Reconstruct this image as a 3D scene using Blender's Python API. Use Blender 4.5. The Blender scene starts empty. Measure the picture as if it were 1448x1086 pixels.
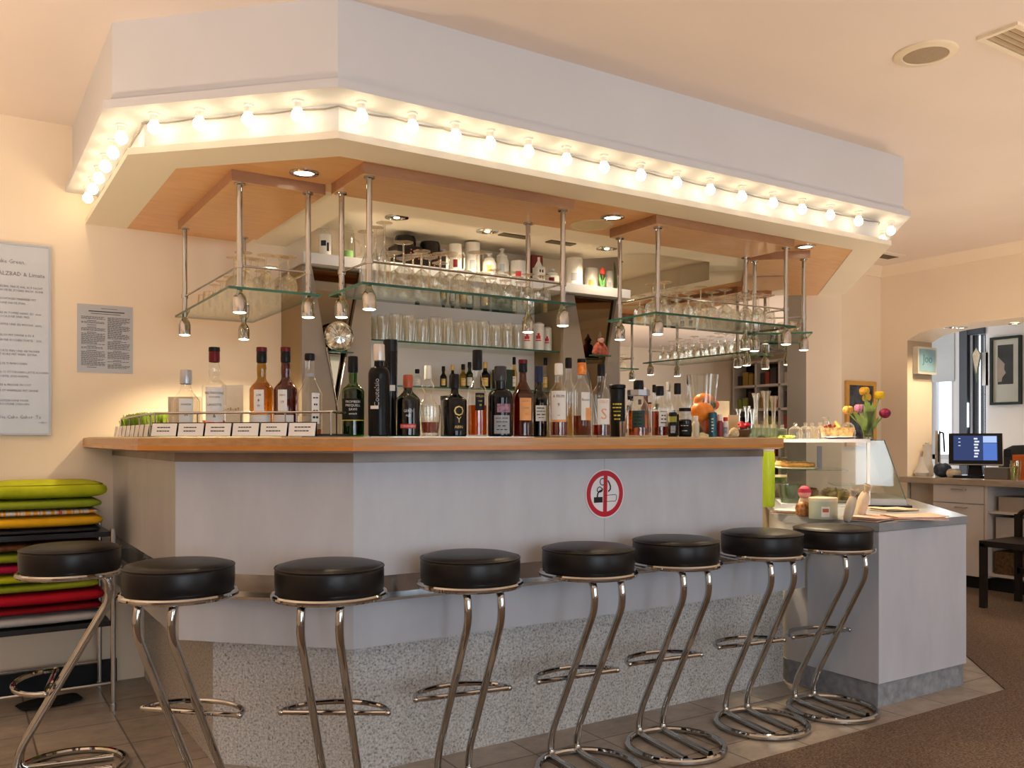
import bpy, bmesh, math, random
from mathutils import Vector, Matrix
random.seed(7)
PI = math.pi
C = bpy.context.scene.collection
sc = bpy.context.scene

# ------------------------------------------------------------------ camera geometry (pixels of the 1448x1086 photograph)
F, CX, HZ, H0 = 1239.0, 724.0, 620.0, 1.165
SA, CA = math.sin(math.radians(57.5)), math.cos(math.radians(57.5))
def ab(x):
    u = (x - CX) / F
    return SA * u + CA, SA - CA * u
def dep(X, Y): return CA * X + SA * Y
def onY(x, Y): a, b = ab(x); return a * Y / b
def onX(x, X): a, b = ab(x); return b * X / a
def onS(x, S): a, b = ab(x); d = S / (a + b); return a * d, b * d
def zat(y, d): return H0 + (HZ - y) * d / F
S2 = math.sqrt(.5)

# ------------------------------------------------------------------ materials
MATS = {}
def nodes(name):
    m = bpy.data.materials.new(name); m.use_nodes = True
    nt = m.node_tree; nt.nodes.clear()
    out = nt.nodes.new('ShaderNodeOutputMaterial')
    return m, nt, out
def ramp(nt, fac, stops):
    r = nt.nodes.new('ShaderNodeValToRGB')
    els = r.color_ramp.elements
    while len(els) < len(stops): els.new(.5)
    for e, (p, c) in zip(els, stops):
        e.position = p; e.color = (*c, 1)
    nt.links.new(fac, r.inputs[0]); return r.outputs[0]
def coord(nt, scale=(1, 1, 1), rot=(0, 0, 0)):
    tc = nt.nodes.new('ShaderNodeTexCoord'); mp = nt.nodes.new('ShaderNodeMapping')
    mp.inputs['Scale'].default_value = scale; mp.inputs['Rotation'].default_value = rot
    nt.links.new(tc.outputs['Object'], mp.inputs['Vector']); return mp.outputs[0]
def noise(nt, vec, scale, detail=3, rough=.5):
    n = nt.nodes.new('ShaderNodeTexNoise'); n.inputs['Scale'].default_value = scale
    n.inputs['Detail'].default_value = detail; n.inputs['Roughness'].default_value = rough
    nt.links.new(vec, n.inputs['Vector']); return n.outputs['Fac']
def bump(nt, fac, strength, dist=.002):
    b = nt.nodes.new('ShaderNodeBump'); b.inputs['Strength'].default_value = strength
    b.inputs['Distance'].default_value = dist; nt.links.new(fac, b.inputs['Height']); return b.outputs[0]
def pbr(nt, out, rough=.5, metal=0, spec=.5, coat=0):
    p = nt.nodes.new('ShaderNodeBsdfPrincipled')
    p.inputs['Roughness'].default_value = rough; p.inputs['Metallic'].default_value = metal
    p.inputs['Specular IOR Level'].default_value = spec; p.inputs['Coat Weight'].default_value = coat
    nt.links.new(p.outputs[0], out.inputs[0]); return p
def M(name, col, rough=.5, metal=0, var=.06, scale=8, bmp=0, bscale=60, spec=.5, stretch=(1, 1, 1), coat=0, emit=0):
    """plain surface whose colour wanders a little with a noise"""
    if name in MATS: return MATS[name]
    if spec == .5: spec = .16 if max(col) < .15 else .35
    m, nt, out = nodes(name); p = pbr(nt, out, rough, metal, spec, coat)
    v = coord(nt, stretch); n = noise(nt, v, scale)
    lo = tuple(max(0, c * (1 - var)) for c in col); hi = tuple(min(1, c * (1 + var)) for c in col)
    nt.links.new(ramp(nt, n, [(.3, lo), (.7, hi)]), p.inputs['Base Color'])
    if bmp: nt.links.new(bump(nt, noise(nt, v, bscale, 4), bmp), p.inputs['Normal'])
    if emit:
        p.inputs['Emission Color'].default_value = (*col, 1); p.inputs['Emission Strength'].default_value = emit
    MATS[name] = m; return m
def glass(name, tint=(1, 1, 1), refl=.06, edge=.75, power=3.0, rough=.02, haze=0):
    """thin glass: tinted see-through plus a reflection that grows toward grazing angles"""
    if name in MATS: return MATS[name]
    m, nt, out = nodes(name)
    t = nt.nodes.new('ShaderNodeBsdfTransparent'); t.inputs[0].default_value = (*tint, 1)
    g = nt.nodes.new('ShaderNodeBsdfGlossy'); g.inputs['Roughness'].default_value = rough
    g.inputs['Color'].default_value = (1, 1, 1, 1)
    lw = nt.nodes.new('ShaderNodeLayerWeight'); lw.inputs[0].default_value = .5
    pw = nt.nodes.new('ShaderNodeMath'); pw.operation = 'POWER'; pw.inputs[1].default_value = power
    ml = nt.nodes.new('ShaderNodeMath'); ml.operation = 'MULTIPLY_ADD'; ml.inputs[1].default_value = edge; ml.inputs[2].default_value = refl
    nt.links.new(lw.outputs['Facing'], pw.inputs[0]); nt.links.new(pw.outputs[0], ml.inputs[0])
    mx = nt.nodes.new('ShaderNodeMixShader')
    nt.links.new(ml.outputs[0], mx.inputs[0]); nt.links.new(t.outputs[0], mx.inputs[1]); nt.links.new(g.outputs[0], mx.inputs[2])
    last = mx
    if haze:   # pale diffuse share stands in for bright light refracted through the glass
        df = nt.nodes.new('ShaderNodeBsdfDiffuse'); df.inputs[0].default_value = (.85, .82, .76, 1)
        tl = nt.nodes.new('ShaderNodeBsdfTranslucent'); tl.inputs[0].default_value = (.85, .82, .76, 1)
        m2 = nt.nodes.new('ShaderNodeMixShader'); nt.links.new(df.outputs[0], m2.inputs[1]); nt.links.new(tl.outputs[0], m2.inputs[2])
        last = nt.nodes.new('ShaderNodeMixShader'); last.inputs[0].default_value = haze
        nt.links.new(mx.outputs[0], last.inputs[1]); nt.links.new(m2.outputs[0], last.inputs[2])
    nt.links.new(last.outputs[0], out.inputs[0]); MATS[name] = m; return m
def crystal(name, tint=(.98,.97,.94), mix=.5, ior=1.4):
    m, nt, out = nodes(name)
    t = nt.nodes.new('ShaderNodeBsdfTransparent'); t.inputs[0].default_value = (*tint, 1)
    g = nt.nodes.new('ShaderNodeBsdfGlass'); g.inputs['IOR'].default_value = ior; g.inputs['Roughness'].default_value = 0; g.inputs['Color'].default_value = (*tint, 1)
    mx = nt.nodes.new('ShaderNodeMixShader'); mx.inputs[0].default_value = mix
    nt.links.new(t.outputs[0], mx.inputs[1]); nt.links.new(g.outputs[0], mx.inputs[2])
    nt.links.new(mx.outputs[0], out.inputs[0]); MATS[name] = m; return m
def emitter(name, col, strength):
    if name in MATS: return MATS[name]
    m, nt, out = nodes(name)
    e = nt.nodes.new('ShaderNodeEmission'); e.inputs[0].default_value = (*col, 1); e.inputs[1].default_value = strength
    nt.links.new(e.outputs[0], out.inputs[0]); MATS[name] = m; return m
def wood(name, c1, c2, c3, stretch, rough=.35, coat=.2):
    m, nt, out = nodes(name); p = pbr(nt, out, rough, coat=coat)
    v = coord(nt, stretch); n = noise(nt, v, 6, 6, .6)
    big = noise(nt, coord(nt, (1, 1, 1)), 2.2, 2)
    mx = nt.nodes.new('ShaderNodeMath'); mx.operation = 'MULTIPLY_ADD'; mx.inputs[1].default_value = .6
    sc_ = nt.nodes.new('ShaderNodeMath'); sc_.operation = 'MULTIPLY'; sc_.inputs[1].default_value = .4
    nt.links.new(big, sc_.inputs[0]); nt.links.new(n, mx.inputs[0]); nt.links.new(sc_.outputs[0], mx.inputs[2])
    nt.links.new(ramp(nt, mx.outputs[0], [(.3, c1), (.5, c2), (.7, c3)]), p.inputs['Base Color'])
    nt.links.new(bump(nt, n, .05), p.inputs['Normal']); MATS[name] = m; return m

CHROME = M('chrome', (.50, .495, .485), .055, 1, .04, 5)
CHROMED = M('chrome_satin', (.48, .47, .46), .22, 1, .08, 5)
STEEL = M('stainless_strip', (.42, .43, .45), .1, 1, .3, 9)
STRIPM = M('brushed_dark_steel', (.24, .21, .19), .45, 1, .25, 6)
WALL = M('cream_wall_plaster', (.88, .74, .57), .8, 0, .02, 3, .05, 90)
CEIL = M('ceiling_plaster', (.82, .72, .65), .85, 0, .03, 1.5, .03, 90)
WHITE = M('white_painted_board', (.60, .60, .625), .55, 0, .02, 3, .02)
CREAM = M('cream_painted_board', (.88, .80, .66), .55, 0, .03, 2)
PANEL = None
def panel_mat():
    m, nt, out = nodes('pale_grey_laminate'); p = pbr(nt, out, .38, spec=.4)
    v = coord(nt, (2.2, 2.2, .7), (0, .6, .5)); n = noise(nt, v, 3.5, 5, .6)
    nt.links.new(ramp(nt, n, [(.3, (.50, .52, .57)), (.7, (.57, .59, .64))]), p.inputs['Base Color'])
    return m
PANEL = panel_mat()
def granite_mat():
    m, nt, out = nodes('speckled_granite'); p = pbr(nt, out, .45)
    v = coord(nt); n = noise(nt, v, 125, 4, .62); n2 = noise(nt, v, 4, 2)
    vo = nt.nodes.new('ShaderNodeTexVoronoi'); vo.inputs['Scale'].default_value = 120; nt.links.new(v, vo.inputs['Vector'])
    a = ramp(nt, n, [(.32, (.16, .155, .15)), (.42, (.43, .42, .40)), (.55, (.62, .60, .575)), (.72, (.74, .73, .71))])
    b = ramp(nt, vo.outputs['Distance'], [(.10, (.10, .10, .10)), (.26, (1, 1, 1))])
    mix = nt.nodes.new('ShaderNodeMix'); mix.data_type = 'RGBA'; mix.blend_type = 'MULTIPLY'; mix.inputs[0].default_value = .55
    nt.links.new(a, mix.inputs[6]); nt.links.new(b, mix.inputs[7])
    nt.links.new(mix.outputs[2], p.inputs['Base Color'])
    nt.links.new(bump(nt, n, .12), p.inputs['Normal']); return m
GRANITE = granite_mat()
def tile_mat():
    m, nt, out = nodes('stone_floor_tiles'); p = pbr(nt, out, .42)
    v = coord(nt); br = nt.nodes.new('ShaderNodeTexBrick')
    mp = nt.nodes.new('ShaderNodeMapping'); mp.inputs['Location'].default_value = (.05, .11, 0); nt.links.new(v, mp.inputs[0])
    nt.links.new(mp.outputs[0], br.inputs['Vector'])
    br.offset = 0; br.inputs['Scale'].default_value = 1; br.inputs['Brick Width'].default_value = .31; br.inputs['Row Height'].default_value = .31
    br.inputs['Mortar Size'].default_value = .004; br.inputs['Mortar Smooth'].default_value = .3
    br.inputs['Color1'].default_value = (.40, .35, .29, 1); br.inputs['Color2'].default_value = (.50, .435, .36, 1); br.inputs['Mortar'].default_value = (.17, .145, .12, 1)
    n = noise(nt, coord(nt, (1, 1.4, 1)), 9, 7, .68)
    mix = nt.nodes.new('ShaderNodeMix'); mix.data_type = 'RGBA'; mix.blend_type = 'MULTIPLY'; mix.inputs[0].default_value = .7
    nt.links.new(br.outputs['Color'], mix.inputs[6]); nt.links.new(ramp(nt, n, [(.3, (.45, .43, .42)), (.65, (1, 1, 1))]), mix.inputs[7])
    nt.links.new(mix.outputs[2], p.inputs['Base Color']); nt.links.new(bump(nt, n, .2), p.inputs['Normal']); return m
TILE = tile_mat()
def carpet_mat():
    m, nt, out = nodes('brown_loop_carpet'); p = pbr(nt, out, .95, spec=.1)
    v = coord(nt); n = noise(nt, v, 130, 4, .7); n2 = noise(nt, v, 3, 3)
    nt.links.new(ramp(nt, n, [(.3, (.075, .052, .04)), (.5, (.17, .122, .092)), (.7, (.33, .25, .195))]), p.inputs['Base Color'])
    nt.links.new(bump(nt, n, .6, .004), p.inputs['Normal']); return m
CARPET = carpet_mat()
WOODS = wood('honey_birch_soffit', (.66, .32, .12), (.76, .41, .165), (.83, .49, .21), (1.2, 6, 6))
WOODP = wood('walnut_plate_edge', (.26, .12, .055), (.34, .165, .08), (.42, .21, .105), (1.2, 6, 6))  # darker brown than the plate's face, used on its sides
WOODE = wood('oak_counter_edge', (.36, .175, .062), (.48, .25, .095), (.56, .315, .13), (1, 6, 14))
BLACKV = M('black_vinyl', (.009, .008, .008), .36, 0, .2, 30, .05, 200, spec=.28)
BLACK = M('black_plastic', (.012, .012, .013), .35, 0, .15, 12)
DARKMET = M('black_enamel', (.02, .02, .021), .3, 0, .2, 9)
GREYBR = M('grey_brown_pilaster', (.31, .255, .18), .5, 0, .06, 4)
GREYWALL = M('pale_grey_niche_wall', (.80, .76, .71), .7, 0, .03, 4)
DARKMIR = M('smoked_mirror', (.15, .11, .065), .03, 1, .05, 2)
MIRROR = M('mirror_glass', (.86, .84, .80), .008, 1, .01, 2)
GLASS = crystal('clear_glass', (1, .99, .96), .42, 1.42)
THING = glass('thin_tumbler_glass', (.985, .98, .95), .06, .95, 2.0, .07, haze=.035)
BOTG = glass('clear_bottle_glass', (.96, .965, .95), .06, .7, 2.6)
SHELFG = glass('shelf_glass_face', (.86, .92, .87), .10, .55, 3)
EDGEG = M('green_glass_edge', (.035, .10, .075), .12, 0, .15, 20)
GREENG = glass('green_bottle_glass', (.16, .40, .045), .045, .35, 3)
DGREENG = glass('dark_green_bottle_glass', (.05, .16, .04), .045, .35, 3)
OLIVEG = glass('olive_bottle_glass', (.62, .46, .10), .045, .35, 3)
REDG = glass('red_amber_glass', (.42, .085, .03), .045, .35, 3)
BROWNG = glass('brown_bottle_glass', (.40, .17, .04), .045, .35, 3)
BLACKG = M('black_bottle_glass', (.004,.0045,.006), .08, 0, .1, 5, spec=.28)
AMBER = glass('amber_spirit', (.74, .31, .055), .03, .3, 3)
DAMBER = glass('deep_amber_spirit', (.52, .14, .04), .03, .3, 3)
PALEL = glass('pale_gold_spirit', (.93, .72, .34), .03, .3, 3)
REDL = glass('red_spirit', (.60, .10, .07), .03, .3, 3)
CLEARL = glass('clear_spirit', (.93, .94, .93), .03, .3, 3)
INK = M('black_ink', (.02, .02, .02), .6)
PAPER = M('white_paper_label', (.78, .75, .70), .6, 0, .04, 30)
GREYP = M('grey_paper_label', (.33, .35, .38), .6, 0, .06, 30)
ORANGEP = M('orange_label', (.78, .36, .13), .6, 0, .08, 30)
BLACKP = M('black_label', (.010, .010, .010), .5)
GOLDP = M('gold_print', (.62, .42, .12), .4, .3)
YELP = M('yellow_print', (.75, .60, .05), .5)
REDP = M('red_print', (.55, .03, .04), .5)
REDCAP = M('dark_red_capsule', (.12, .012, .014), .35, .2)
BLCAP = M('black_capsule', (.008, .0075, .009), .35)
GREYCAP = M('silver_grey_cap', (.42, .43, .47), .35, .6)
WHITECAP = M('white_stopper', (.80, .74, .66), .45)
ORCAP = M('orange_foil_capsule', (.72, .22, .04), .4, .3, .3, 60)
NAVYCAP = M('navy_capsule', (.02, .03, .07), .4)
REDOR = M('red_orange_capsule', (.42, .09, .04), .4)
PORC = M('white_porcelain', (.80, .77, .71), .25, 0, .03, 10)
BULB = emitter('lit_bulb_glass', (1, .79, .47), 17)
LAMPF = emitter('lit_spot_lens', (1, .80, .55), 9)

# ------------------------------------------------------------------ mesh helpers
class MB:
    def frame(s, x0, x1, z0, z1, w, y0, y1):
        return s.box(x0,x0+w,y0,y1,z0,z1).box(x1-w,x1,y0,y1,z0,z1).box(x0+w,x1-w,y0,y1,z0,z0+w).box(x0+w,x1-w,y0,y1,z1-w,z1)
    def __init__(s): s.bm = bmesh.new(); s.mi = 0
    def _f(s, vs):
        try:
            f = s.bm.faces.new(vs); f.material_index = s.mi; return f
        except ValueError: return None
    def box(s, x0, x1, y0, y1, z0, z1):
        v = [s.bm.verts.new(p) for p in ((x0,y0,z0),(x1,y0,z0),(x1,y1,z0),(x0,y1,z0),(x0,y0,z1),(x1,y0,z1),(x1,y1,z1),(x0,y1,z1))]
        for q in ((0,3,2,1),(4,5,6,7),(0,1,5,4),(1,2,6,5),(2,3,7,6),(3,0,4,7)): s._f([v[i] for i in q])
        return s
    def prism(s, pts, z0, z1):
        a = [s.bm.verts.new((p[0], p[1], z0)) for p in pts]; b = [s.bm.verts.new((p[0], p[1], z1)) for p in pts]
        n = len(pts); s._f(a[::-1]); s._f(b)
        for i in range(n): s._f([a[i], a[(i+1)%n], b[(i+1)%n], b[i]])
        return s
    def ring(s, outer, inner, z0, z1, closed=False):
        n = len(outer); r = [[s.bm.verts.new((p[0], p[1], z)) for p in pl] for pl, z in ((outer,z0),(outer,z1),(inner,z1),(inner,z0))]
        for i in range(n if closed else n-1):
            j = (i+1) % n
            for k in range(4): s._f([r[k][i], r[k][j], r[(k+1)%4][j], r[(k+1)%4][i]])
        if not closed:
            s._f([r[k][0] for k in range(4)]); s._f([r[k][-1] for k in (3,2,1,0)])
        return s
    def extrude(s, pts, vec):
        """planar 3-D polygon given depth"""
        vec = Vector(vec); a = [s.bm.verts.new(Vector(p)) for p in pts]; b = [s.bm.verts.new(Vector(p)+vec) for p in pts]
        n = len(pts); s._f(a[::-1]); s._f(b)
        for i in range(n): s._f([a[i], a[(i+1)%n], b[(i+1)%n], b[i]])
        return s
    def lathe(s, prof, seg=24, c=(0,0,0), t0=0, t1=2*PI, sq=1.0):
        full = abs(t1-t0-2*PI) < 1e-6; rows = []
        for r, z in prof:
            if r < 1e-6: rows.append([s.bm.verts.new((c[0], c[1], c[2]+z))]); continue
            row = []
            for i in range(seg if full else seg+1):
                t = t0+(t1-t0)*i/seg
                row.append(s.bm.verts.new((c[0]+r*math.cos(t), c[1]+r*math.sin(t)*sq, c[2]+z)))
            rows.append(row)
        for A, B in zip(rows, rows[1:]):
            m = seg if full else seg
            for i in range(m):
                j = (i+1) % seg if full else i+1
                if len(A) == 1 and len(B) == 1: continue
                if len(A) == 1: s._f([A[0], B[j], B[i]])
                elif len(B) == 1: s._f([A[i], A[j], B[0]])
                else: s._f([A[i], A[j], B[j], B[i]])
        return s
    def tube(s, path, r, seg=10, closed=False, cap=True):
        P = [Vector(p) for p in path]; n = len(P); T = []
        for i in range(n):
            if closed: t = P[(i+1)%n]-P[i-1]
            else: t = P[min(i+1,n-1)]-P[max(i-1,0)]
            T.append(t.normalized())
        up = Vector((0,0,1)) if abs(T[0].z) < .9 else Vector((1,0,0))
        N = (up-T[0]*up.dot(T[0])).normalized(); rings = []
        for i in range(n):
            N = (N-T[i]*N.dot(T[i])).normalized(); B = T[i].cross(N)
            rr = r[i] if isinstance(r, (list, tuple)) else r
            rings.append([s.bm.verts.new(P[i]+(N*math.cos(2*PI*k/seg)+B*math.sin(2*PI*k/seg))*rr) for k in range(seg)])
        for i in range(n if closed else n-1):
            A, Bq = rings[i], rings[(i+1)%n]
            for k in range(seg): s._f([A[k], A[(k+1)%seg], Bq[(k+1)%seg], Bq[k]])
        if not closed and cap: s._f(rings[0][::-1]); s._f(rings[-1])
        return s
    def ball(s, c, r, seg=16, rings=10):
        rx, ry, rz = r if isinstance(r, (tuple, list)) else (r, r, r)
        prev = None; rows = []
        for i in range(rings+1):
            ph = -PI/2+PI*i/rings
            if i in (0, rings): rows.append([s.bm.verts.new((c[0], c[1], c[2]+rz*math.sin(ph)))])
            else: rows.append([s.bm.verts.new((c[0]+rx*math.cos(ph)*math.cos(2*PI*k/seg), c[1]+ry*math.cos(ph)*math.sin(2*PI*k/seg), c[2]+rz*math.sin(ph))) for k in range(seg)])
        for A, B in zip(rows, rows[1:]):
            for k in range(seg):
                j = (k+1) % seg
                if len(A) == 1: s._f([A[0], B[j], B[k]])
                elif len(B) == 1: s._f([A[k], A[j], B[0]])
                else: s._f([A[k], A[j], B[j], B[k]])
        return s
    def sup(s, c, w, d, h, e1=.28, e2=.55, seg=40, rings=14, wob=0):
        """soft rectangular pillow"""
        def pw(v, e): return math.copysign(abs(v)**e, v)
        rows = []
        for i in range(rings+1):
            ph = -PI/2+PI*i/rings; cz = pw(math.cos(ph), e2); z = pw(math.sin(ph), e2)
            if i in (0, rings): rows.append([s.bm.verts.new((c[0], c[1], c[2]+h/2*z))]); continue
            row = []
            for k in range(seg):
                t = 2*PI*k/seg; x = pw(math.cos(t), e1)*cz; y = pw(math.sin(t), e1)*cz
                q = wob*math.sin(5*x+3*y+c[2]*40)*h
                row.append(s.bm.verts.new((c[0]+w/2*x, c[1]+d/2*y, c[2]+h/2*z*(1-.12*(abs(x)**6+abs(y)**6)/2)+q)))
            rows.append(row)
        for A, B in zip(rows, rows[1:]):
            for k in range(seg):
                j = (k+1) % seg
                if len(A) == 1: s._f([A[0], B[j], B[k]])
                elif len(B) == 1: s._f([A[k], A[j], B[0]])
                else: s._f([A[k], A[j], B[j], B[k]])
        return s
    def patch(s, r, t0, t1, z0, z1, seg=10, c=(0,0,0)):
        return s.lathe([(r, z0), (r, z1)], seg, c, t0, t1)
    def mat(s, i): s.mi = i; return s
    def build(s, name, mats, parent=None, smooth=35, bevel=0):
        bm = s.bm
        if bevel:
            es = [e for e in bm.edges if len(e.link_faces) == 2 and e.calc_face_angle(0) > math.radians(40)]
            bmesh.ops.bevel(bm, geom=es, offset=bevel, segments=2, profile=.6, affect='EDGES', clamp_overlap=True)
        bmesh.ops.recalc_face_normals(bm, faces=bm.faces)
        for f in bm.faces: f.smooth = True
        lim = math.radians(smooth)
        for e in bm.edges: e.smooth = not (len(e.link_faces) == 2 and e.calc_face_angle(0) > lim)
        me = bpy.data.meshes.new(name); bm.to_mesh(me); bm.free()
        for m in (mats if isinstance(mats, (list, tuple)) else [mats]): me.materials.append(m)
        o = bpy.data.objects.new(name, me); C.objects.link(o)
        if parent: o.parent = parent
        return o
def tag(o, label, cat, group=None, kind=None):
    o['label'] = label; o['category'] = cat
    if group: o['group'] = group
    if kind: o['kind'] = kind
    return o
def thing(name, label, cat, loc=(0,0,0), rz=0, group=None):
    o = bpy.data.objects.new(name, None); C.objects.link(o); o.empty_display_size = .05
    o.location = loc; o.rotation_euler = (0, 0, rz); return tag(o, label, cat, group)
def dup(root, loc, rz=None, label=None, group=None):
    r = root.copy(); C.objects.link(r); r.location = loc
    if rz is not None: r.rotation_euler = (0, 0, rz)
    if label: r['label'] = label
    if group: r['group'] = group
    for ch in list(root.children):
        c = ch.copy(); C.objects.link(c); c.parent = r
        for g in list(ch.children):
            d = g.copy(); C.objects.link(d); d.parent = c
    return r
def struct(o, label, cat): return tag(o, label, cat, None, 'structure')
def fillet(pts, r, n=6):
    P = [Vector(p) for p in pts]; out = [P[0]]
    for i in range(1, len(P)-1):
        a, b, c = P[i-1], P[i], P[i+1]; u = (a-b); v = (c-b)
        rr = min(r, u.length*.48, v.length*.48); p0 = b+u.normalized()*rr; p1 = b+v.normalized()*rr
        for k in range(n+1):
            t = k/n; out.append(p0*(1-t)**2+b*2*t*(1-t)+p1*t*t)
    out.append(P[-1]); return out
def circle(c, r, n=40, t0=0, t1=2*PI):
    full = abs(t1-t0-2*PI) < 1e-6
    return [(c[0]+r*math.cos(t0+(t1-t0)*k/n), c[1]+r*math.sin(t0+(t1-t0)*k/n), c[2]) for k in range(n if full else n+1)]
def text(name, s, size, mat, M4, parent=None, ext=.0006, align='LEFT'):
    cu = bpy.data.curves.new(name, 'FONT'); cu.body = s; cu.size = size; cu.extrude = ext; cu.align_x = align; cu.resolution_u = 2
    to = bpy.data.objects.new('tmp', cu); C.objects.link(to)
    me = bpy.data.meshes.new_from_object(to); bpy.data.objects.remove(to)
    me.transform(M4); me.materials.clear(); me.materials.append(mat)
    o = bpy.data.objects.new(name, me); C.objects.link(o)
    if parent: o.parent = parent
    return o
def join_text(name, items, mat, parent):
    """several lines of lettering as one part; items: (string, size, matrix, align)"""
    bm = bmesh.new()
    for s, size, M4, al in items:
        cu = bpy.data.curves.new('t', 'FONT'); cu.body = s; cu.size = size; cu.extrude = .0005; cu.align_x = al; cu.resolution_u = 1
        to = bpy.data.objects.new('t', cu); C.objects.link(to)
        me = bpy.data.meshes.new_from_object(to); bpy.data.objects.remove(to); me.transform(M4); bm.from_mesh(me); bpy.data.meshes.remove(me)
    me = bpy.data.meshes.new(name); bm.to_mesh(me); bm.free(); me.materials.append(mat)
    o = bpy.data.objects.new(name, me); C.objects.link(o); o.parent = parent; return o
def face_minusY(x, y, z):   # lettering on a plane that faces -Y
    return Matrix.Translation((x, y, z)) @ Matrix.Rotation(PI/2, 4, 'X')
def offs(path, d):
    """polyline moved inward (to the left of travel for d>0), ends moved square to their segment"""
    P = [Vector((p[0], p[1])) for p in path]; n = len(P); L = []
    for i in range(n-1):
        t = (P[i+1]-P[i]).normalized(); nn = Vector((-t.y, t.x)); L.append((P[i]+nn*d, t))
    out = [L[0][0]]
    for i in range(n-2):
        (p, t), (q, w) = L[i], L[i+1]; den = t.x*w.y-t.y*w.x
        k = ((q.x-p.x)*w.y-(q.y-p.y)*w.x)/den; out.append(p+t*k)
    t = (P[-1]-P[-2]).normalized(); out.append(P[-1]+Vector((-t.y, t.x))*d)
    return [(p.x, p.y) for p in out]

YB, ZC, SW = 4.58, 2.63, 9.25        # back wall plane, ceiling height, far wall plane (X+Y)
XR = 6.72                            # arched wall plane

# ================================================================== SETTING
tile_poly = [(-3.2,-4.2),(4.6,-4.2),(9.6,-4.2),(9.6,6.2),(-3.2,6.2)]
struct(MB().prism(tile_poly, -.06, 0).build('floor', TILE), 'grey-brown stone tiled floor around the bar', 'floor')
struct(MB().prism([(-3.2,-4.2),(9.6,-4.2),(9.6,6.2),(8.21,6.2),(4.10,2.19),(-3.2,2.19)], 0, .006).build('floor_carpet', CARPET), 'brown loop-pile carpet beyond the tiled strip', 'carpet')
struct(MB().prism([(-3.3,-4.3),(9.7,-4.3),(9.7,6.3),(-3.3,6.3)], ZC, ZC+.1).build('ceiling', CEIL), 'warm cream plaster ceiling over the whole room', 'ceiling')
struct(MB().box(-3.2, 5.0, YB, YB+.15, 0, ZC).build('wall_back', WALL), 'warm cream wall behind the bar with menu board and notice', 'wall')
struct(MB().box(5.0, XR+.0, 4.65, 4.8, 0, ZC).build('wall_back_right', WALL), 'short cream wall with the yellow-framed picture', 'wall')
# far pilaster wall at the bar's end, facing the camera
struct(MB().prism([(4.45,4.80),(5.284,3.966),(5.75,4.45),(5.75,4.8)], 0, ZC).build('wall_pillar', WALL), 'cream pilaster under the right end of the canopy', 'wall')
g0 = onS(1112, SW-.03); g1 = onS(1140, SW-.03)
struct(MB().prism([(g0[0]-.35,g0[1]+.35), g1, (g1[0]+.015,g1[1]+.015), (g0[0]-.335,g0[1]+.365)], 0, 2.2).build('wall_panel', GREYBR), 'grey-brown panel between mirror and cream pilaster', 'wall')
# rear and left walls with daylight windows behind the viewer
def wall_with_windows(name, axis, pos, a0, a1, wins, label, mat=WALL, th=.12):
    b = MB(); cur = a0
    def bx(p, q, z0, z1):
        if axis == 'y': b.box(p, q, pos-th, pos, z0, z1)
        else: b.box(pos-th, pos, p, q, z0, z1)
    for (p, q, z0, z1) in wins:
        bx(cur, p, 0, ZC); bx(p, q, 0, z0); bx(p, q, z1, ZC); cur = q
    bx(cur, a1, 0, ZC); return struct(b.build(name, mat), label, 'wall')
WINS = [(-2.5,-.4,.5,2.4),(-.1,1.9,.5,2.4),(4.2,6.2,.5,2.4)]
wall_with_windows('wall_front', 'y', -4.0, -3.2, 9.6, WINS, 'street-side wall with three tall windows facing the bar')
struct(MB().box(-3.2, -3.08, -4, YB, 0, ZC).build('wall_left', WALL), 'plain cream side wall away from the bar', 'wall')
for k, (p, q, z0, z1) in enumerate(WINS):
    w = thing('window_%d' % (k+1), 'tall street window in the front wall, number %d from the left' % (k+1), 'window', (0,0,0)); w['kind'] = 'structure'
    b = MB()
    for (x0, x1, y0, y1) in ((p,q,z0,z0+.06),(p,q,z1-.06,z1),(p,p+.06,z0,z1),(q-.06,q,z0,z1),((p+q)/2-.03,(p+q)/2+.03,z0,z1)): b.box(x0, x1, -4.09, -4.03, y0, y1)
    b.build('window_frame', WHITE, w); MB().box(p+.03, q-.03, -4.065, -4.06, z0+.03, z1-.03).build('pane', glass('window_glass', (.97,.98,.98), .05, .5), w)
# arched wall on the right
def arch_wall():
    y1, ysp, ztop = 4.40, 2.3, 2.06
    b = MB(); T = .35
    b.box(XR, XR+T, y1, 4.8, 0, ZC); b.box(XR, XR+T, -4.0, ysp-1.2, 0, ZC)
    y2 = ysp-1.2; n = 30; pts = []
    for i in range(n+1):
        t = i/n; y = y1+(y2-y1)*t
        s = min(1, min(t, 1-t)/.16); z = 1.985+.085*math.sqrt(max(0, 1-(1-s)**2))
        pts.append((y, z))
    for (ya, za), (yb, zb) in zip(pts, pts[1:]):
        v = [b.bm.verts.new(p) for p in ((XR,ya,za),(XR,yb,zb),(XR,yb,ZC),(XR,ya,ZC),(XR+T,ya,za),(XR+T,yb,zb),(XR+T,yb,ZC),(XR+T,ya,ZC))]
        for q in ((0,1,2,3),(4,7,6,5),(0,4,5,1),(3,2,6,7)): b._f([v[i] for i in q])
    bmesh.ops.remove_doubles(b.bm, verts=b.bm.verts, dist=1e-5)
    return b.build('wall_arch', WALL)
struct(arch_wall(), 'peach cream wall with a wide low arch to the till counter', 'wall')
co = MB(); co.extrude([(5.3,4.65,ZC),(5.3,4.65,ZC-.085),(5.3,4.638,ZC-.085),(5.3,4.59,ZC-.0)], (XR-5.3,0,0))
struct(co.build('trim_1', WALL), 'plain plaster cornice over the short wall with the picture', 'cornice')
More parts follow.
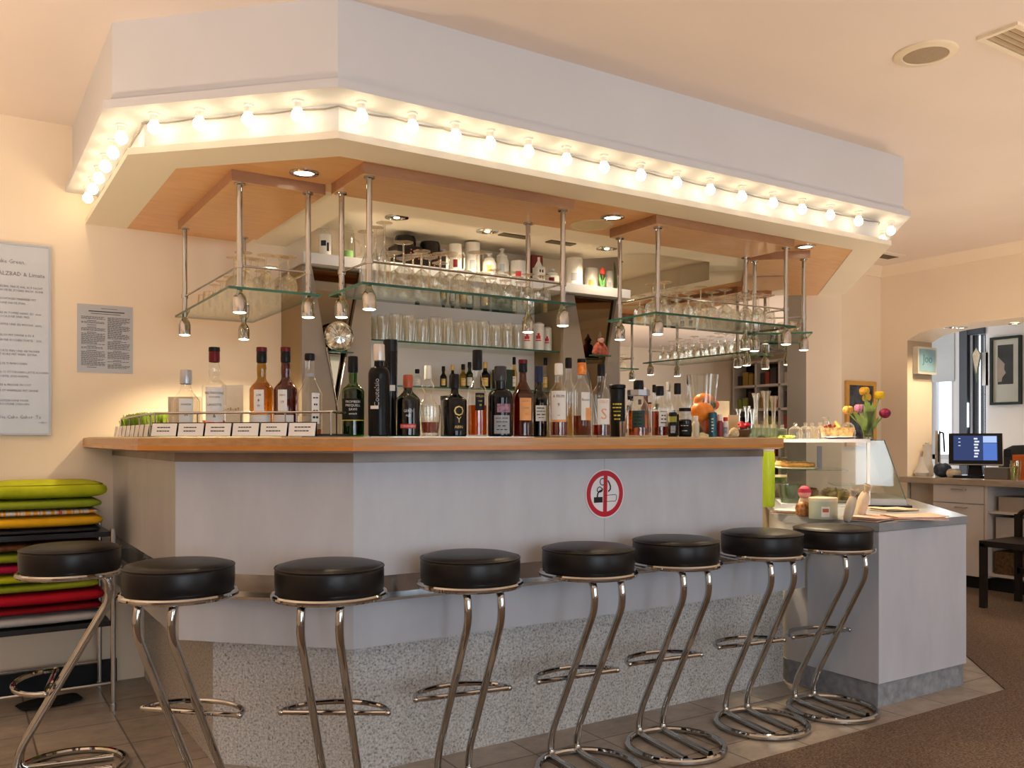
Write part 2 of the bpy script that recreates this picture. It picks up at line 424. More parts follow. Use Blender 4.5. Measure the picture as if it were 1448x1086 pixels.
co = MB(); co.extrude([(XR,4.65,ZC),(XR,4.65,ZC-.085),(XR-.012,4.65,ZC-.085),(XR-.06,4.65,ZC)], (0,-8.6,0))
struct(co.build('trim_2', WALL), 'plain plaster cornice along the top of the arched wall', 'cornice')
struct(MB().box(-3.08, .66, YB-.015, YB, 0, .11).build('baseboard_back', BLACK), 'black skirting along the wall behind the cushion rack', 'skirting')

# room behind the arch: window wall with openings to the sky
XW = 8.6
def wy(x): return onX(x, XW)
wins2 = [(wy(1349), wy(1317), .95, 2.55), (wy(1394), wy(1372), .55, 2.2)]
b = MB(); cur = 6.2
for (lo, hi, z0, z1) in wins2:
    b.box(XW, XW+.15, hi, cur, 0, ZC); b.box(XW, XW+.15, lo, hi, 0, z0); b.box(XW, XW+.15, lo, hi, z1, ZC); cur = lo
b.box(XW, XW+.15, -4.0, cur, 0, ZC)
WHW = M('white_plaster_daylit', (.80,.79,.79), .8, 0, .02, 3)
struct(b.build('wall_window', WHW), 'white window wall of the till room behind the arch', 'wall')
struct(MB().box(XR+.35, XW, 6.0, 6.15, 0, ZC).build('wall_till_end', WHW), 'white end wall of the till room', 'wall')
w = thing('window_4', 'bright narrow window with a half-drawn grey blind behind the till', 'window'); w['kind'] = 'structure'
lo, hi, z0, z1 = wins2[0]
b = MB(); b.box(XW+.02,XW+.07,lo,lo+.04,z0,z1).box(XW+.02,XW+.07,hi-.04,hi,z0,z1).box(XW+.02,XW+.07,lo,hi,z0,z0+.05).box(XW+.02,XW+.07,lo,hi,z1-.05,z1)
b.build('window_frame', WHITE, w)
zb = zat(541, dep(XW, hi))
MB().box(XW-.012, XW-.004, lo-.01, hi+.01, zb, z1+.02).build('blind', M('grey_translucent_blind', (.55,.57,.58), .8, 0, .06, 4), w)
MB().box(XW+.04, XW+.045, lo, hi, z0, z1).build('pane', MATS['window_glass'], w)
w = thing('window_5', 'tall glazed door strip with dark posts beside the till room picture', 'window'); w['kind'] = 'structure'
lo, hi, z0, z1 = wins2[1]
b = MB()
for y in (lo+.02, lo+(hi-lo)*.36, lo+(hi-lo)*.68, hi-.02): b.box(XW+.03, XW+.05, y-.012, y+.012, z0, z1)
b.build('window_frame', M('dark_steel_post', (.06,.06,.065), .3, .6), w)
MB().box(XW+.04, XW+.045, lo, hi, z0, z1).build('pane', MATS['window_glass'], w)
struct(MB().box(XW-.06, XW-.0, wy(1372), wy(1361), .3, 2.35).build('trim_3', M('dark_steel_post', (.06,.06,.065), .3, .6)), 'dark steel post between the two till room windows', 'post')
struct(MB().box(XW-.05, XW, wy(1394), wy(1370), 2.2, 2.5).build('trim_4', M('slate_header', (.06,.065,.075), .5)), 'slate grey header over the glazed door', 'trim')

# ================================================================== BAR COUNTER
PX, PY = 1.108, 2.71
bar = [(.645,YB-.002),(.645,3.173),(1.108,2.71),(3.06,2.71)]       # outer faces of the upper panels, left wall -> right end
low = [(.645,YB-.002),(.645,3.173),(1.108,2.71),(3.360,2.71)]
t = thing('bar_counter', 'angled bar front of pale grey panels on a speckled granite base', 'bar', (1.1, 2.9, 0))
def loc(o, root): o.matrix_parent_inverse = root.matrix_basis.inverted(); return o
inner = offs(low, .14)
def seg_panel(name, p, q, z0, z1, th, mat, root, gap=.0):
    p, q = Vector(p), Vector(q); d = (q-p).normalized(); n = Vector((-d.y, d.x)); p = p+d*gap; q = q-d*gap
    return loc(MB().prism([p, q, q+n*th, p+n*th], z0, z1).build(name, mat, root, bevel=.0015), root)
loc(MB().ring(offs(low,.14), offs(low,.5), 0, .5).build('granite_base', GRANITE, t), t)
loc(MB().ring(offs(bar,.05), offs(bar,.3), .48, 1.11).build('carcass', WHITE, t), t)
seg_panel('front_panel', bar[0], bar[1], .705, 1.115, .05, PANEL, t)
seg_panel('front_panel', bar[1], bar[2], .705, 1.115, .05, PANEL, t)
seg_panel('front_panel', bar[2], (2.158, 2.71), .705, 1.115, .05, PANEL, t, .0006)
seg_panel('front_panel', (2.158,2.71), bar[3], .705, 1.115, .05, PANEL, t, .0006)
lo_ = offs(low, .012)
seg_panel('lower_panel', lo_[0], lo_[1], .468, .63, .06, PANEL, t); seg_panel('lower_panel', lo_[1], lo_[2], .468, .63, .06, PANEL, t); seg_panel('lower_panel', lo_[2], lo_[3], .468, .63, .06, PANEL, t)
loc(MB().ring(offs(low,.03), offs(low,.06), .63, .705).build('steel_channel', STEEL, t), t)
loc(MB().ring(offs(low,-.018), offs(low,.04), .622, .632).build('steel_ledge', CHROMED, t), t)
loc(MB().ring(offs(bar,-.004), offs(bar,.02), 1.085, 1.118).build('steel_strip', STRIPM, t), t)
# counter top: a wooden slab with a chamfered oak edge
t = thing('countertop', 'long oak-edged bar top running round the corner', 'counter top', (1.1, 2.9, 1.118))
top_o = offs([(.645,YB),(.645,3.173),(1.108,2.71),(3.045,2.71)], -.13)
top_i = offs([(.645,YB),(.645,3.173),(1.108,2.71),(3.045,2.71)], .32)
mid_o = offs([(.645,YB),(.645,3.173),(1.108,2.71),(3.045,2.71)], -.10)
b = MB(); n = 4
rows = [[b.bm.verts.new((p[0],p[1],z)) for p in pl] for pl, z in ((mid_o,1.118),(top_o,1.128),(top_o,1.164),(offs(top_o,.004),1.168),(top_i,1.168),(top_i,1.118))]
for i in range(n-1):
    for k in range(6): b._f([rows[k][i], rows[k][i+1], rows[(k+1)%6][i+1], rows[(k+1)%6][i]])
b._f([rows[k][0] for k in range(6)]); b._f([rows[k][-1] for k in range(5,-1,-1)])
loc(b.build('slab', WOODE, t), t)
loc(MB().ring(offs(top_o,-.001), offs(top_o,.02), 1.1255, 1.140).build('edge_band', M('orange_varnish_band', (.56,.22,.045), .25, 0, .1, 6), t), t)
loc(MB().ring(offs(top_o,.02), offs(top_i,.0), 1.1681, 1.172).build('glass_cover', glass('counter_glass', (.80,.88,.84), .08, .3), t), t)
ZT = 1.172
# lower end counter (pedestal), prism whose right side runs at 45 degrees
ped = [(3.363,2.85),(3.363,2.336),(4.03,2.336),(5.2,3.506),(4.6,4.106),(3.40,2.906)]
t = thing('end_counter', 'low grey end counter with granite plinth beside the bar', 'counter', (3.7, 2.7, 0))
def inset(pts, d):
    n = len(pts); out = []
    for i in range(n):
        p0, p1, p2 = Vector(pts[i-1]), Vector(pts[i]), Vector(pts[(i+1)%n])
        a = (p1-p0).normalized(); c = (p2-p1).normalized(); na = Vector((-a.y,a.x)); nc = Vector((-c.y,c.x)); den = a.x*c.y-a.y*c.x
        q0 = p0+na*d; q1 = p1+nc*d
        k = ((q1.x-q0.x)*c.y-(q1.y-q0.y)*c.x)/den if abs(den) > 1e-6 else 0
        out.append(tuple(q0+a*k) if abs(den) > 1e-6 else tuple(p1+na*d))
    return out
loc(MB().prism(inset(ped,.012), 0, .105).build('stone_plinth', M('blue_grey_plinth_stone', (.27,.285,.315), .45, 0, .25, 30), t), t)
seg_panel('side_panel', (3.363,2.71), (3.363,2.337), .105, .762, .02, PANEL, t)
seg_panel('front_panel', (3.363,2.336), (4.03,2.336), .105, .762, .02, PANEL, t, .001)
seg_panel('end_panel', (4.03,2.336), (5.2,3.506), .105, .762, .02, PANEL, t)
loc(MB().prism(inset(ped,.02), .105, .762).build('carcass', WHITE, t), t)
SLAB = M('blue_grey_stone_slab', (.27,.29,.32), .3, 0, .12, 12)
o = loc(MB().prism(inset(ped,-.006), .764, .80).build('stone_top', SLAB, t, bevel=.004), t)
ZL = .80
# back counter hidden behind the bottles
t = thing('back_counter', 'work counter along the wall behind the bar', 'counter', (2.4,4.2,0))
loc(MB().box(1.86,3.05,3.98,4.55,0,.9).build('cabinet', WHITE, t), t); loc(MB().box(1.85,3.06,3.94,4.555,.9,.94).build('worktop', WOODE, t), t)

# ================================================================== CANOPY
S0 = [(.44,YB),(.44,3.347),(1.06,2.727),(4.19,2.727),(4.19+1.1665,2.727+1.1665)]
t = thing('bar_canopy', 'white angular canopy with wooden soffit hanging over the bar', 'canopy', (2.2,3.4,2.18))
def canopy_ring(name, d0, d1, z0, z1, mat): return loc(MB().ring(offs(S0,d0), offs(S0,d1), z0, z1).build(name, mat, t), t)
canopy_ring('fascia', .03, .12, 2.347, ZC, WHITE)
canopy_ring('upper_slab', 0, .30, 2.317, 2.347, WHITE)
canopy_ring('riser', .145, .165, 2.20, 2.317, WHITE)
canopy_ring('lower_board', .085, .265, 2.18, 2.205, CREAM)
w_in = offs(S0, .263)
MX, MY = 1.29, 3.455
MR = (3.764, 3.455); mr_end = (MR[0]+(SW-sum(MR))/2, MR[1]+(SW-sum(MR))/2)
soff = w_in + [mr_end, MR, (MX,MY), (MX,YB)]
loc(MB().prism(soff, 2.182, 2.2).build('wood_soffit', WOODS, t), t)
SP = 7.75                                                    # mirror plane X+Y
m_end = (MR[0]+(SP-sum(MR))/2, MR[1]+(SP-sum(MR))/2)
pathM = [(MX,YB),(MX,MY),MR,m_end]
loc(MB().ring(pathM, offs(pathM,.2), 2.184, 2.31).build('rear_border', CREAM, t), t)
q0 = offs(pathM, .15)
loc(MB().prism([(MX,YB),(MX,MY),MR,m_end,(3.3,YB-.0)], 2.31, 2.33).build('inner_ceiling', CREAM, t), t)

# bulbs under the upper slab
def mk_bulb(label, group):
    o = thing('light_bulb', label, 'bulb', (0,0,2.317), 0, group)
    MB().lathe([(0,0),(.019,0),(.019,-.006),(.014,-.009),(.014,-.028),(0,-.028)], 14).build('socket', PORC, o)
    MB().lathe([(0,-.026),(.010,-.026),(.013,-.032),(.0205,-.042),(.0225,-.051),(.020,-.061),(.013,-.069),(.006,-.0725),(0,-.0735)], 16).build('glass_globe', BULB, o)
    return o
ordn = ['first','second','third','fourth','fifth','sixth','seventh','eighth','ninth','tenth','eleventh','twelfth','thirteenth','fourteenth','fifteenth','sixteenth','seventeenth','eighteenth','nineteenth','twentieth']
bl = offs(S0, .078); bulbs = []
for k, y in enumerate((3.48,3.68,3.88,4.07,4.26,4.43)):
    bulbs.append((bl[1][0], y, 'glowing bulb on the canopy side running to the menu wall, %s from the corner' % ordn[k], 'bulbs on the canopy side by the wall'))
for k, x in enumerate((218,282,351,421)):
    a_, b_ = ab(x); s_ = bl[1][0]+bl[1][1]; d_ = s_/(a_+b_)
    bulbs.append((a_*d_, b_*d_, 'glowing bulb on the short angled canopy face, %s from the left' % ordn[k], 'bulbs on the short canopy face'))
for k, x in enumerate((511,583,644,693,747,801,854,906,957,1004,1049,1093,1134,1174,1214)):
    bulbs.append((onY(x, bl[2][1]), bl[2][1], 'glowing bulb on the long canopy front, %s from its left corner' % ordn[k], 'bulbs on the long canopy front'))
for k in range(4):
    q = .05+.22*k; bulbs.append((bl[3][0]+q*S2, bl[3][1]+q*S2, 'glowing bulb round the right canopy end, %s from the corner' % ordn[k], 'bulbs on the right canopy end'))
b0 = None
for (x, y, lb, gr) in bulbs:
    if b0 is None: b0 = mk_bulb(lb, gr); b0.location = (x, y, 2.317)
    else: dup(b0, (x, y, 2.317), None, lb, gr)
t = thing('bulb_wiring', 'thin wire looped along the riser behind the bulbs', 'wire', (1,2.9,2.31))
rp = offs(S0, .138); pts = []
for (p, q) in zip(rp, rp[1:]):
    L = math.dist(p, q); n = max(2, int(L/.05))
    for i in range(n):
        f = i/n; pts.append((p[0]+(q[0]-p[0])*f, p[1]+(q[1]-p[1])*f, 2.309-.006*abs(math.sin(f*L*PI/.2))))
loc(MB().tube(pts, .003, 6).build('cable', M('grey_cable', (.25,.22,.18), .5), t), t)

# recessed downlights
def downlight(x, y, z, label, r=.055, lit=True, name='downlight', glow=LAMPF, group=None):
    o = thing(name, label, 'downlight', (x, y, z), 0, group)
    MB().lathe([(r,0),(r,-.004),(r*.72,-.007),(r*.68,-.002)], 28).build('trim_ring', CHROME, o)
    MB().lathe([(0,-.002),(r*.4,-.003),(r*.68,-.002)], 24).build('lens', glow if lit else M('unlit_lens', (.3,.27,.2), .2, .5), o)
    return o
def spot(x, y, z, power, ang=100, blend=.6, r=.02, col=(1,.78,.5), aim=None, name='spot_lamp'):
    l = bpy.data.lights.new(name, 'SPOT'); l.energy = power; l.spot_size = math.radians(ang); l.spot_blend = blend; l.shadow_soft_size = r; l.color = col
    o = bpy.data.objects.new(name, l); C.objects.link(o); o.location = (x, y, z)
    if aim: o.rotation_euler = Vector(aim).to_track_quat('-Z', 'Y').to_euler()
    return o
def zplane(x, y, z):   # ground position of a pixel on a horizontal plane
    d = F*(z-H0)/(HZ-y); a_, b_ = ab(x); return a_*d, b_*d
for (x, y, lb) in ((430,244,'lit downlight in the wooden soffit above the left glass rack'),(866,307,'lit downlight in the wooden soffit between the two front glass racks'),(1137,352,'lit downlight in the wooden soffit at the right end of the canopy')):
    p = zplane(x, y, 2.182); q_ = .045 if x > 1000 else 0; p = (p[0]-q_, p[1]-q_); downlight(p[0], p[1], 2.182, lb); spot(p[0], p[1], 2.17, 22, 120)
p = zplane(836, 318, 2.182)
o = thing('ceiling_speaker', 'flat round cream speaker grille in the wooden soffit', 'speaker', (p[0],p[1],2.182))
MB().lathe([(.105,0),(.105,-.005),(.09,-.006),(.088,-.004),(0,-.004)], 36).build('grille', M('cream_speaker_grille', (.62,.50,.30), .6, 0, .05, 40), o)
for k, (x, y) in enumerate(((561,307),(689,326.5),(858,351))):
    p = zplane(x, y, 2.31); o = downlight(p[0], p[1], 2.31, 'brass-rimmed downlight over the jar shelf, %s from the left' % ordn[k], .062, glow=M('brass_reflector', (.42,.30,.12), .25, .9, .3, 30))
    MB().lathe([(0,-.0065),(.014,-.006),(.016,-.003)], 14).build('lamp', LAMPF, o); spot(p[0], p[1], 2.29, 15, 150)
for k, (x, y) in enumerate(((727,333),(793,343))):
    p = zplane(x, y, 2.31); o = tag(MB().box(-.09,.09,-.03,.03,-.006,0).build('ceiling_grille', M('dark_grille', (.10,.08,.05), .5)), 'small dark rectangular grille over the jar shelf, %s one' % ('left' if k == 0 else 'right'), 'vent'); o.location = (p[0],p[1],2.31)
# ceiling fixtures of the main room
p = zplane(1309, 75, ZC)
o = thing('ceiling_speaker', 'large round flush speaker in the plaster ceiling at upper right', 'speaker', (p[0],p[1],ZC))
MB().lathe([(.112,0),(.112,-.006),(.105,-.011),(.082,-.012),(.080,-.008)], 40).build('rim', M('ivory_plastic', (.78,.66,.48), .45), o)
MB().lathe([(.080,-.008),(.072,-.009),(0,-.011)], 40).build('grille', M('tan_grille', (.36,.27,.17), .6, 0, .06, 60), o)
o = thing('air_vent', 'slatted air vent in the ceiling at the top right corner', 'vent', (3.15,1.64,ZC))
b = MB(); b.box(0,.8,0,.02,-.012,0).box(0,.8,.125,.145,-.012,0).box(0,.02,.02,.125,-.012,0).box(.78,.8,.02,.125,-.012,0); b.build('frame', M('ivory_plastic', (.78,.66,.48), .45), o)
b = MB()
for k in range(4): b.extrude([(.02,.028+.026*k,-.002),(.02,.040+.026*k,-.011),(.02,.043+.026*k,-.010),(.02,.031+.026*k,-.001)], (.76,0,0))
b.build('slats', M('tan_slat', (.45,.33,.20), .5), o); MB().box(.02,.78,.02,.125,-.0015,0).build('recess', M('dark_recess', (.05,.035,.02), .8), o)
p = zplane(1249, 361, ZC)
o = thing('air_vent', 'small dark slot vent in the ceiling beyond the canopy end', 'vent', (p[0],p[1],ZC))
MB().box(-.16,.16,-.10,.10,-.008,0).build('frame', CEIL, o); MB().box(-.13,.13,-.05,.05,-.010,-.006).build('slats', M('dark_grille', (.10,.08,.05), .5), o)

# ================================================================== PILLARS, NICHE, MIRROR
YP = 4.25
def pillar(x0, x1, vtop0, vtop1, tip, ztip, label, root_name='mirror_pillar'):
    """boxed pillar with a V of smoked mirror let into its face"""
    t = thing(root_name, label, 'pillar', ((x0+x1)/2, YP, 0))
    zt = 2.03
    b = MB(); b.box(x0, x1, YP+.03, YP+.327, 0, zt); loc(b.build('body', M('olive_brown_side', (.27,.20,.11), .5, 0, .06, 4), t), t)
    poly_l = [(x0,YP,0),(tip-.004,YP,0),(tip-.004,YP,ztip),(vtop0,YP,zt),(x0,YP,zt)]
    poly_r = [(tip+.004,YP,0),(x1,YP,0),(x1,YP,zt),(vtop1,YP,zt),(tip+.004,YP,ztip)]
    loc(MB().extrude(poly_l, (0,.03,0)).build('face_panel', M('taupe_panel', (.25,.215,.185), .5, 0, .05, 4), t), t)
    loc(MB().extrude(poly_r, (0,.03,0)).build('face_panel', M('taupe_panel', (.25,.215,.185), .5, 0, .05, 4), t), t)
    loc(MB().extrude([(vtop0-.0,YP+.026,zt),(tip,YP+.026,ztip-.01),(vtop1+.0,YP+.026,zt)], (0,.004,0)).build('smoked_mirror', DARKMIR, t), t)
    # bright V trim low down
    zc = ztip+.42*(zt-ztip)
    def edge(xa): f = (zc-ztip)/(zt-ztip); return tip+(xa-tip)*f
    tr = MB().tube([(edge(vtop0),YP-.002,zc),(tip,YP-.002,ztip),(edge(vtop1),YP-.002,zc)], .0085, 8); loc(tr.build('chrome_trim', CHROME, t), t)
    return t
xa = 1.465; xb = onY(525, YP)
tipx = onY(476, YP); zt_ = zat(573, dep(tipx, YP))
pillar(xa, xb, onY(441,YP), onY(511,YP), tipx, zt_, 'grey-brown pillar with smoked mirror V left of the glass niche')
xc = onY(797, YP); xd = 3.504
tip2 = onY(845, YP); zt2 = zat(604, dep(tip2, YP))
pillar(xc, xd, onY(812,YP), onY(872,YP), tip2, zt2, 'grey-brown pillar with smoked mirror V right of the glass niche')
struct(MB().box(xb+.002, xc-.002, YB-.02, YB-.002, .94, 2.03).build('wall_niche', GREYWALL), 'pale grey back of the glass niche', 'wall')
# crystal disc in the left V, figurine in the right V
cx_, cz_ = onY(479.5, YP-.03), zat(477, dep(onY(479.5,YP), YP))
o = thing('crystal_disc', 'round cut-crystal disc in the left V-shaped mirror', 'glass disc', (cx_, YP-.03, cz_))
b = MB()
R = .074
for k in range(30):
    t0, t1 = 2*PI*k/30, 2*PI*(k+1)/30
    for (r0, r1, y0, y1) in ((0,.035,-.012,-.010),(.035,.058,-.010,-.014),(.058,R,-.014,-.002)):
        vs = [b.bm.verts.new((r*math.cos(tt), yy+(.003 if (k % 2) else 0), r*math.sin(tt))) for r, tt, yy in ((r0,t0,y0),(r1,t0,y1),(r1,t1,y1),(r0,t1,y0))]
        b._f(vs)
b.build('cut_face', M('crystal_facets', (.62,.60,.52), .08, .75, .45, 60), o, smooth=5)
MB().tube([(R*math.cos(2*PI*k/40), 0, R*math.sin(2*PI*k/40)) for k in range(40)], .006, 8, True).build('rim', CHROME, o)
b = MB(); b.box(onY(462,YP)-cx_, onY(495,YP)-cx_, -.02, .02, -.082, -.076); b.build('ledge', EDGEG, o)
fx, fz = onY(848, YP-.03), zat(503, dep(onY(848,YP), YP))
o = thing('figurine', 'small painted figurine with red-brown cape in the right V-shaped mirror', 'figurine', (fx, YP-.035, fz))
MB().lathe([(0,0),(.055,0),(.062,.012),(.05,.05),(.028,.075),(0,.08)], 20, sq=.45).build('cape', M('russet_cape', (.34,.08,.05), .6, 0, .6, 40), o)
MB().ball((0,-.006,.092), (.022,.02,.02)).build('head', M('doll_pink', (.72,.42,.34), .5), o)
MB().lathe([(.024,.098),(.022,.106),(.012,.118),(.003,.14),(0,.141)], 14).build('hat', M('dark_hat', (.08,.05,.04), .6), o)
b = MB().box(-.07,.07,-.02,.02,-.008,0); b.build('ledge', EDGEG, o)
# white shelf above niche
t = tag(MB().box(1.455, 3.60, 4.20, YB-.002, 2.035, 2.088).build('wall_shelf', WHITE, None, bevel=.002), 'thick white shelf carrying jars above the glass niche', 'shelf')
ZJ = 2.088
# mirror wall
m0 = onS(877, SP); m1 = onS(1113, SP)
o = thing('mirror', 'large wall mirror at the right end of the bar', 'mirror', (m0[0], m0[1], 0))
dv = (Vector(m1)-Vector(m0)); L = dv.length; o.rotation_euler = (0,0,math.atan2(dv.y, dv.x))
Lu = math.dist(m0, m_end)
MB().box(0, L, 0, .006, .9, 2.18).box(0, Lu, 0, .006, 2.18, 2.309).build('mirror_glass', MIRROR, o); MB().box(0, L, .0062, .05, 0, 2.18).box(0, Lu, .0062, .05, 2.18, 2.309).build('backing', GREYBR, o)
b = MB().box(-.006,0,-.004,.05,.9,2.18); b.build('edge_trim', CHROMED, o)

# ================================================================== HANGING GLASS RACKS
ZP, ZS = 2.14, 1.74
def lamp_prof():
    return [(.0,.0),(.011,0),(.013,-.010),(.022,-.022),(.0265,-.038),(.0265,-.084),(.0245,-.084),(.0245,-.06)]
def rack(label, name, plate, shelf, poles, rails, group=None):
    c = (sum(p[0] for p in poles)/len(poles), sum(p[1] for p in poles)/len(poles), ZP)
    t = thing(name, label, 'glass rack', c, 0, group)
    pb_ = MB().prism(plate, ZP, 2.182); pb_.bm.normal_update()
    for f in pb_.bm.faces:
        if abs(f.normal.z) < .5: f.material_index = 1
    loc(pb_.build('mounting_plate', [WOODS, WOODP], t), t)
    b = MB(); b.prism(shelf, ZS-.010, ZS); bm = b.bm; bm.faces.ensure_lookup_table(); bm.normal_update()
    for f in bm.faces:
        if abs(f.normal.z) < .5: f.material_index = 1
    loc(b.build('glass_shelf', [SHELFG, EDGEG], t), t)
    for (x, y) in poles:
        b = MB(); b.lathe([(.011,ZS-.012),(.011,ZP-.004)], 14, (x,y,0)).lathe([(0,ZP),(.021,ZP),(.021,ZP-.006),(.011,ZP-.006)], 16, (x,y,0)).lathe([(.011,ZS+.002),(.016,ZS+.002),(.016,ZS+.008),(.011,ZS+.008)], 14, (x,y,0)).lathe([(.011,1.815),(.015,1.815),(.015,1.833),(.011,1.833)], 14, (x,y,0))
        loc(b.build('pole', CHROME, t), t)
        s_ = loc(MB().lathe(lamp_prof(), 22, (x,y,ZS-.010)).build('spotlight', CHROME, t), t)
        l_ = MB().lathe([(0,-.0882),(.012,-.0878),(.0205,-.0862),(.0242,-.0838)], 18, (x,y,ZS-.010)).build('lens', LAMPF, s_)
        spot(x, y, ZS-.106, 24, 125, .7, .02)
    for r in rails:
        loc(MB().tube([(p[0],p[1],1.824) for p in r], .0045, 8).build('rail', CHROME, t), t)
    return t
r1 = [(.905,4.25),(.92,3.379),(1.187,3.369),(1.187,4.285)]
rack('left hanging glass rack nearest the menu wall', 'hanging_glass_rack', [(.885,3.36),(1.255,3.36),(1.255,4.30),(.885,4.30)], [(.872,3.352),(1.235,3.352),(1.235,4.30),(.872,4.30)], r1, [[r1[0],r1[1],r1[2],r1[3]]], 'hanging glass racks')
r2 = [(1.298,3.296),(1.305,3.038),(2.191,3.036),(2.191,3.305)]
rack('middle hanging glass rack in front of the niche', 'hanging_glass_rack', [(1.27,3.01),(2.235,3.01),(2.235,3.335),(1.27,3.335)], [(1.262,3.0),(2.235,3.0),(2.235,3.345),(1.262,3.345)], r2, [[r2[0],r2[1],r2[2],r2[3]]], 'hanging glass racks')
r3 = [(2.732,3.313),(2.740,3.049),(3.587,3.025),(3.594,3.303)]
rack('right hanging glass rack in front of the mirror', 'hanging_glass_rack', [(2.688,3.0),(3.622,3.0),(3.622,3.335),(2.688,3.335)], [(2.68,2.995),(3.63,2.995),(3.63,3.345),(2.68,3.345)], r3, [[r3[0],r3[1],r3[2],r3[3]]], 'hanging glass racks')
r4 = [(3.714,3.348),(3.898,3.166)]
def uv4(u, v): return (3.806+S2*u+S2*v, 3.257-S2*u+S2*v)       # u across, v toward the mirror
vm = (SP-(3.806+3.257))*S2
rack('short angled glass rack running into the wall mirror', 'hanging_glass_rack', [uv4(-.16,-.025),uv4(.16,-.025),uv4(.16,vm-.004),uv4(-.16,vm-.004)], [uv4(-.17,-.04),uv4(.17,-.04),uv4(.17,vm-.004),uv4(-.17,vm-.004)], r4, [[uv4(-.13,vm-.01), r4[0], r4[1], uv4(.13,vm-.01)]], 'hanging glass racks')

# ------------------------------------------------------------------ drinking glasses
def wineglass(R=.036, bowl=.085, stem=.075, foot=.033):
    """upside down: rim on the shelf, foot in the air"""
    pr = [(R*.86,0),(R*.96,bowl*.25),(R,bowl*.5),(R*.86,bowl*.78),(R*.45,bowl*.95),(.005,bowl+.004),(.0035,bowl+.02),(.0035,bowl+stem-.012),(.007,bowl+stem-.004),(foot*.8,bowl+stem),(foot,bowl+stem+.002),(foot,bowl+stem+.004),(0,bowl+stem+.005)]
    return MB().lathe(pr, 18)
def tumbler(R=.034, h=.14, inv=False):
    if inv: return MB().lathe([(R,0),(R*.99,h*.5),(R*.86,h),(R*.8,h+.003),(0,h+.003)], 18)
    return MB().lathe([(0,.006),(R*.72,.006),(R*.8,.0),(R*.9,h*.4),(R,h*.8),(R*.95,h),(R*.93,h),(R*.98,h*.8),(R*.88,h*.4),(R*.74,.012),(0,.012)], 18)
GL = {}
def place_glass(kind, mk, x, y, z, label, group, cat='glass', rz=0):
    if kind not in GL:
        o = mk().build(kind.split('#')[0], THING if ('beer' in kind or 'tumbler' in kind or 'dome' in kind) else GLASS); GL[kind] = o
    else:
        o = GL[kind].copy(); C.objects.link(o)
    o.location = (x, y, z); o.rotation_euler = (0,0,rz); return tag(o, label, cat, group)
WK = {'wine_glass#a': lambda: wineglass(.037,.085,.07,.034), 'wine_glass#b': lambda: wineglass(.044,.095,.085,.038), 'wine_glass#c': lambda: wineglass(.030,.065,.05,.029), 'champagne_glass#a': lambda: wineglass(.026,.15,.095,.032), 'small_glass#a': lambda: tumbler(.028,.085,True), 'cordial_glass#a': lambda: wineglass(.026,.06,.035,.026)}
rnd = random.Random(3)
def fill(rect, nx, ny, kinds, where, grp, xax=True):
    x0, x1, y0, y1 = rect
    for j in range(ny):
        for i in range(nx):
            k = kinds(i, j); x = x0+(x1-x0)*(i+.5)/nx+rnd.uniform(-.006,.006); y = y0+(y1-y0)*(j+.5)/ny+rnd.uniform(-.006,.006)
            row = ['front','second','third','fourth','fifth','sixth','seventh'][j] if ny > 1 else 'only'
            place_glass(k, WK[k], x, y, ZS+.0005, '%s upside-down %s from the left in the %s row of the %s' % (ordn[i], k.split('#')[0].replace('_',' '), row, where), grp)
fill((.925,1.185,3.43,4.24), 3, 7, lambda i, j: ('wine_glass#a' if (i+j) % 3 else 'wine_glass#b') if j < 4 and i > 0 else ('wine_glass#a' if j < 2 else ('cordial_glass#a' if j < 5 else 'small_glass#a')), 'left hanging rack', 'glasses on the left hanging rack')
fill((1.345,2.165,3.045,3.30), 10, 3, lambda i, j: 'champagne_glass#a' if i == 0 else ('wine_glass#b' if (i+j) % 4 == 1 and i < 6 else ('wine_glass#a' if i < 5 else 'wine_glass#c')), 'middle hanging rack', 'glasses on the middle hanging rack')
fill((2.775,3.565,3.045,3.30), 10, 3, lambda i, j: 'wine_glass#a' if (i*2+j) % 5 < 2 else ('wine_glass#c' if i < 7 else 'wine_glass#a'), 'right hanging rack', 'glasses on the right hanging rack')
for k, (u_, v_, R_, h_) in enumerate(((-.06,.06,.06,.05),(.06,.10,.075,.06),(-.05,.24,.07,.07),(.07,.27,.06,.09))):
    p = uv4(u_, v_)
    o = tag(MB().lathe([(0,.004),(R_*.4,.004),(R_*.5,0),(R_*.8,h_*.5),(R_,h_),(R_*.97,h_),(R_*.76,h_*.5),(R_*.4,.01),(0,.01)], 22).build('glass_bowl', GLASS), 'small clear glass bowl on the angled rack, %s from its front' % ordn[k], 'bowl', 'bowls on the angled rack'); o.location = (p[0],p[1],ZS+.0005)

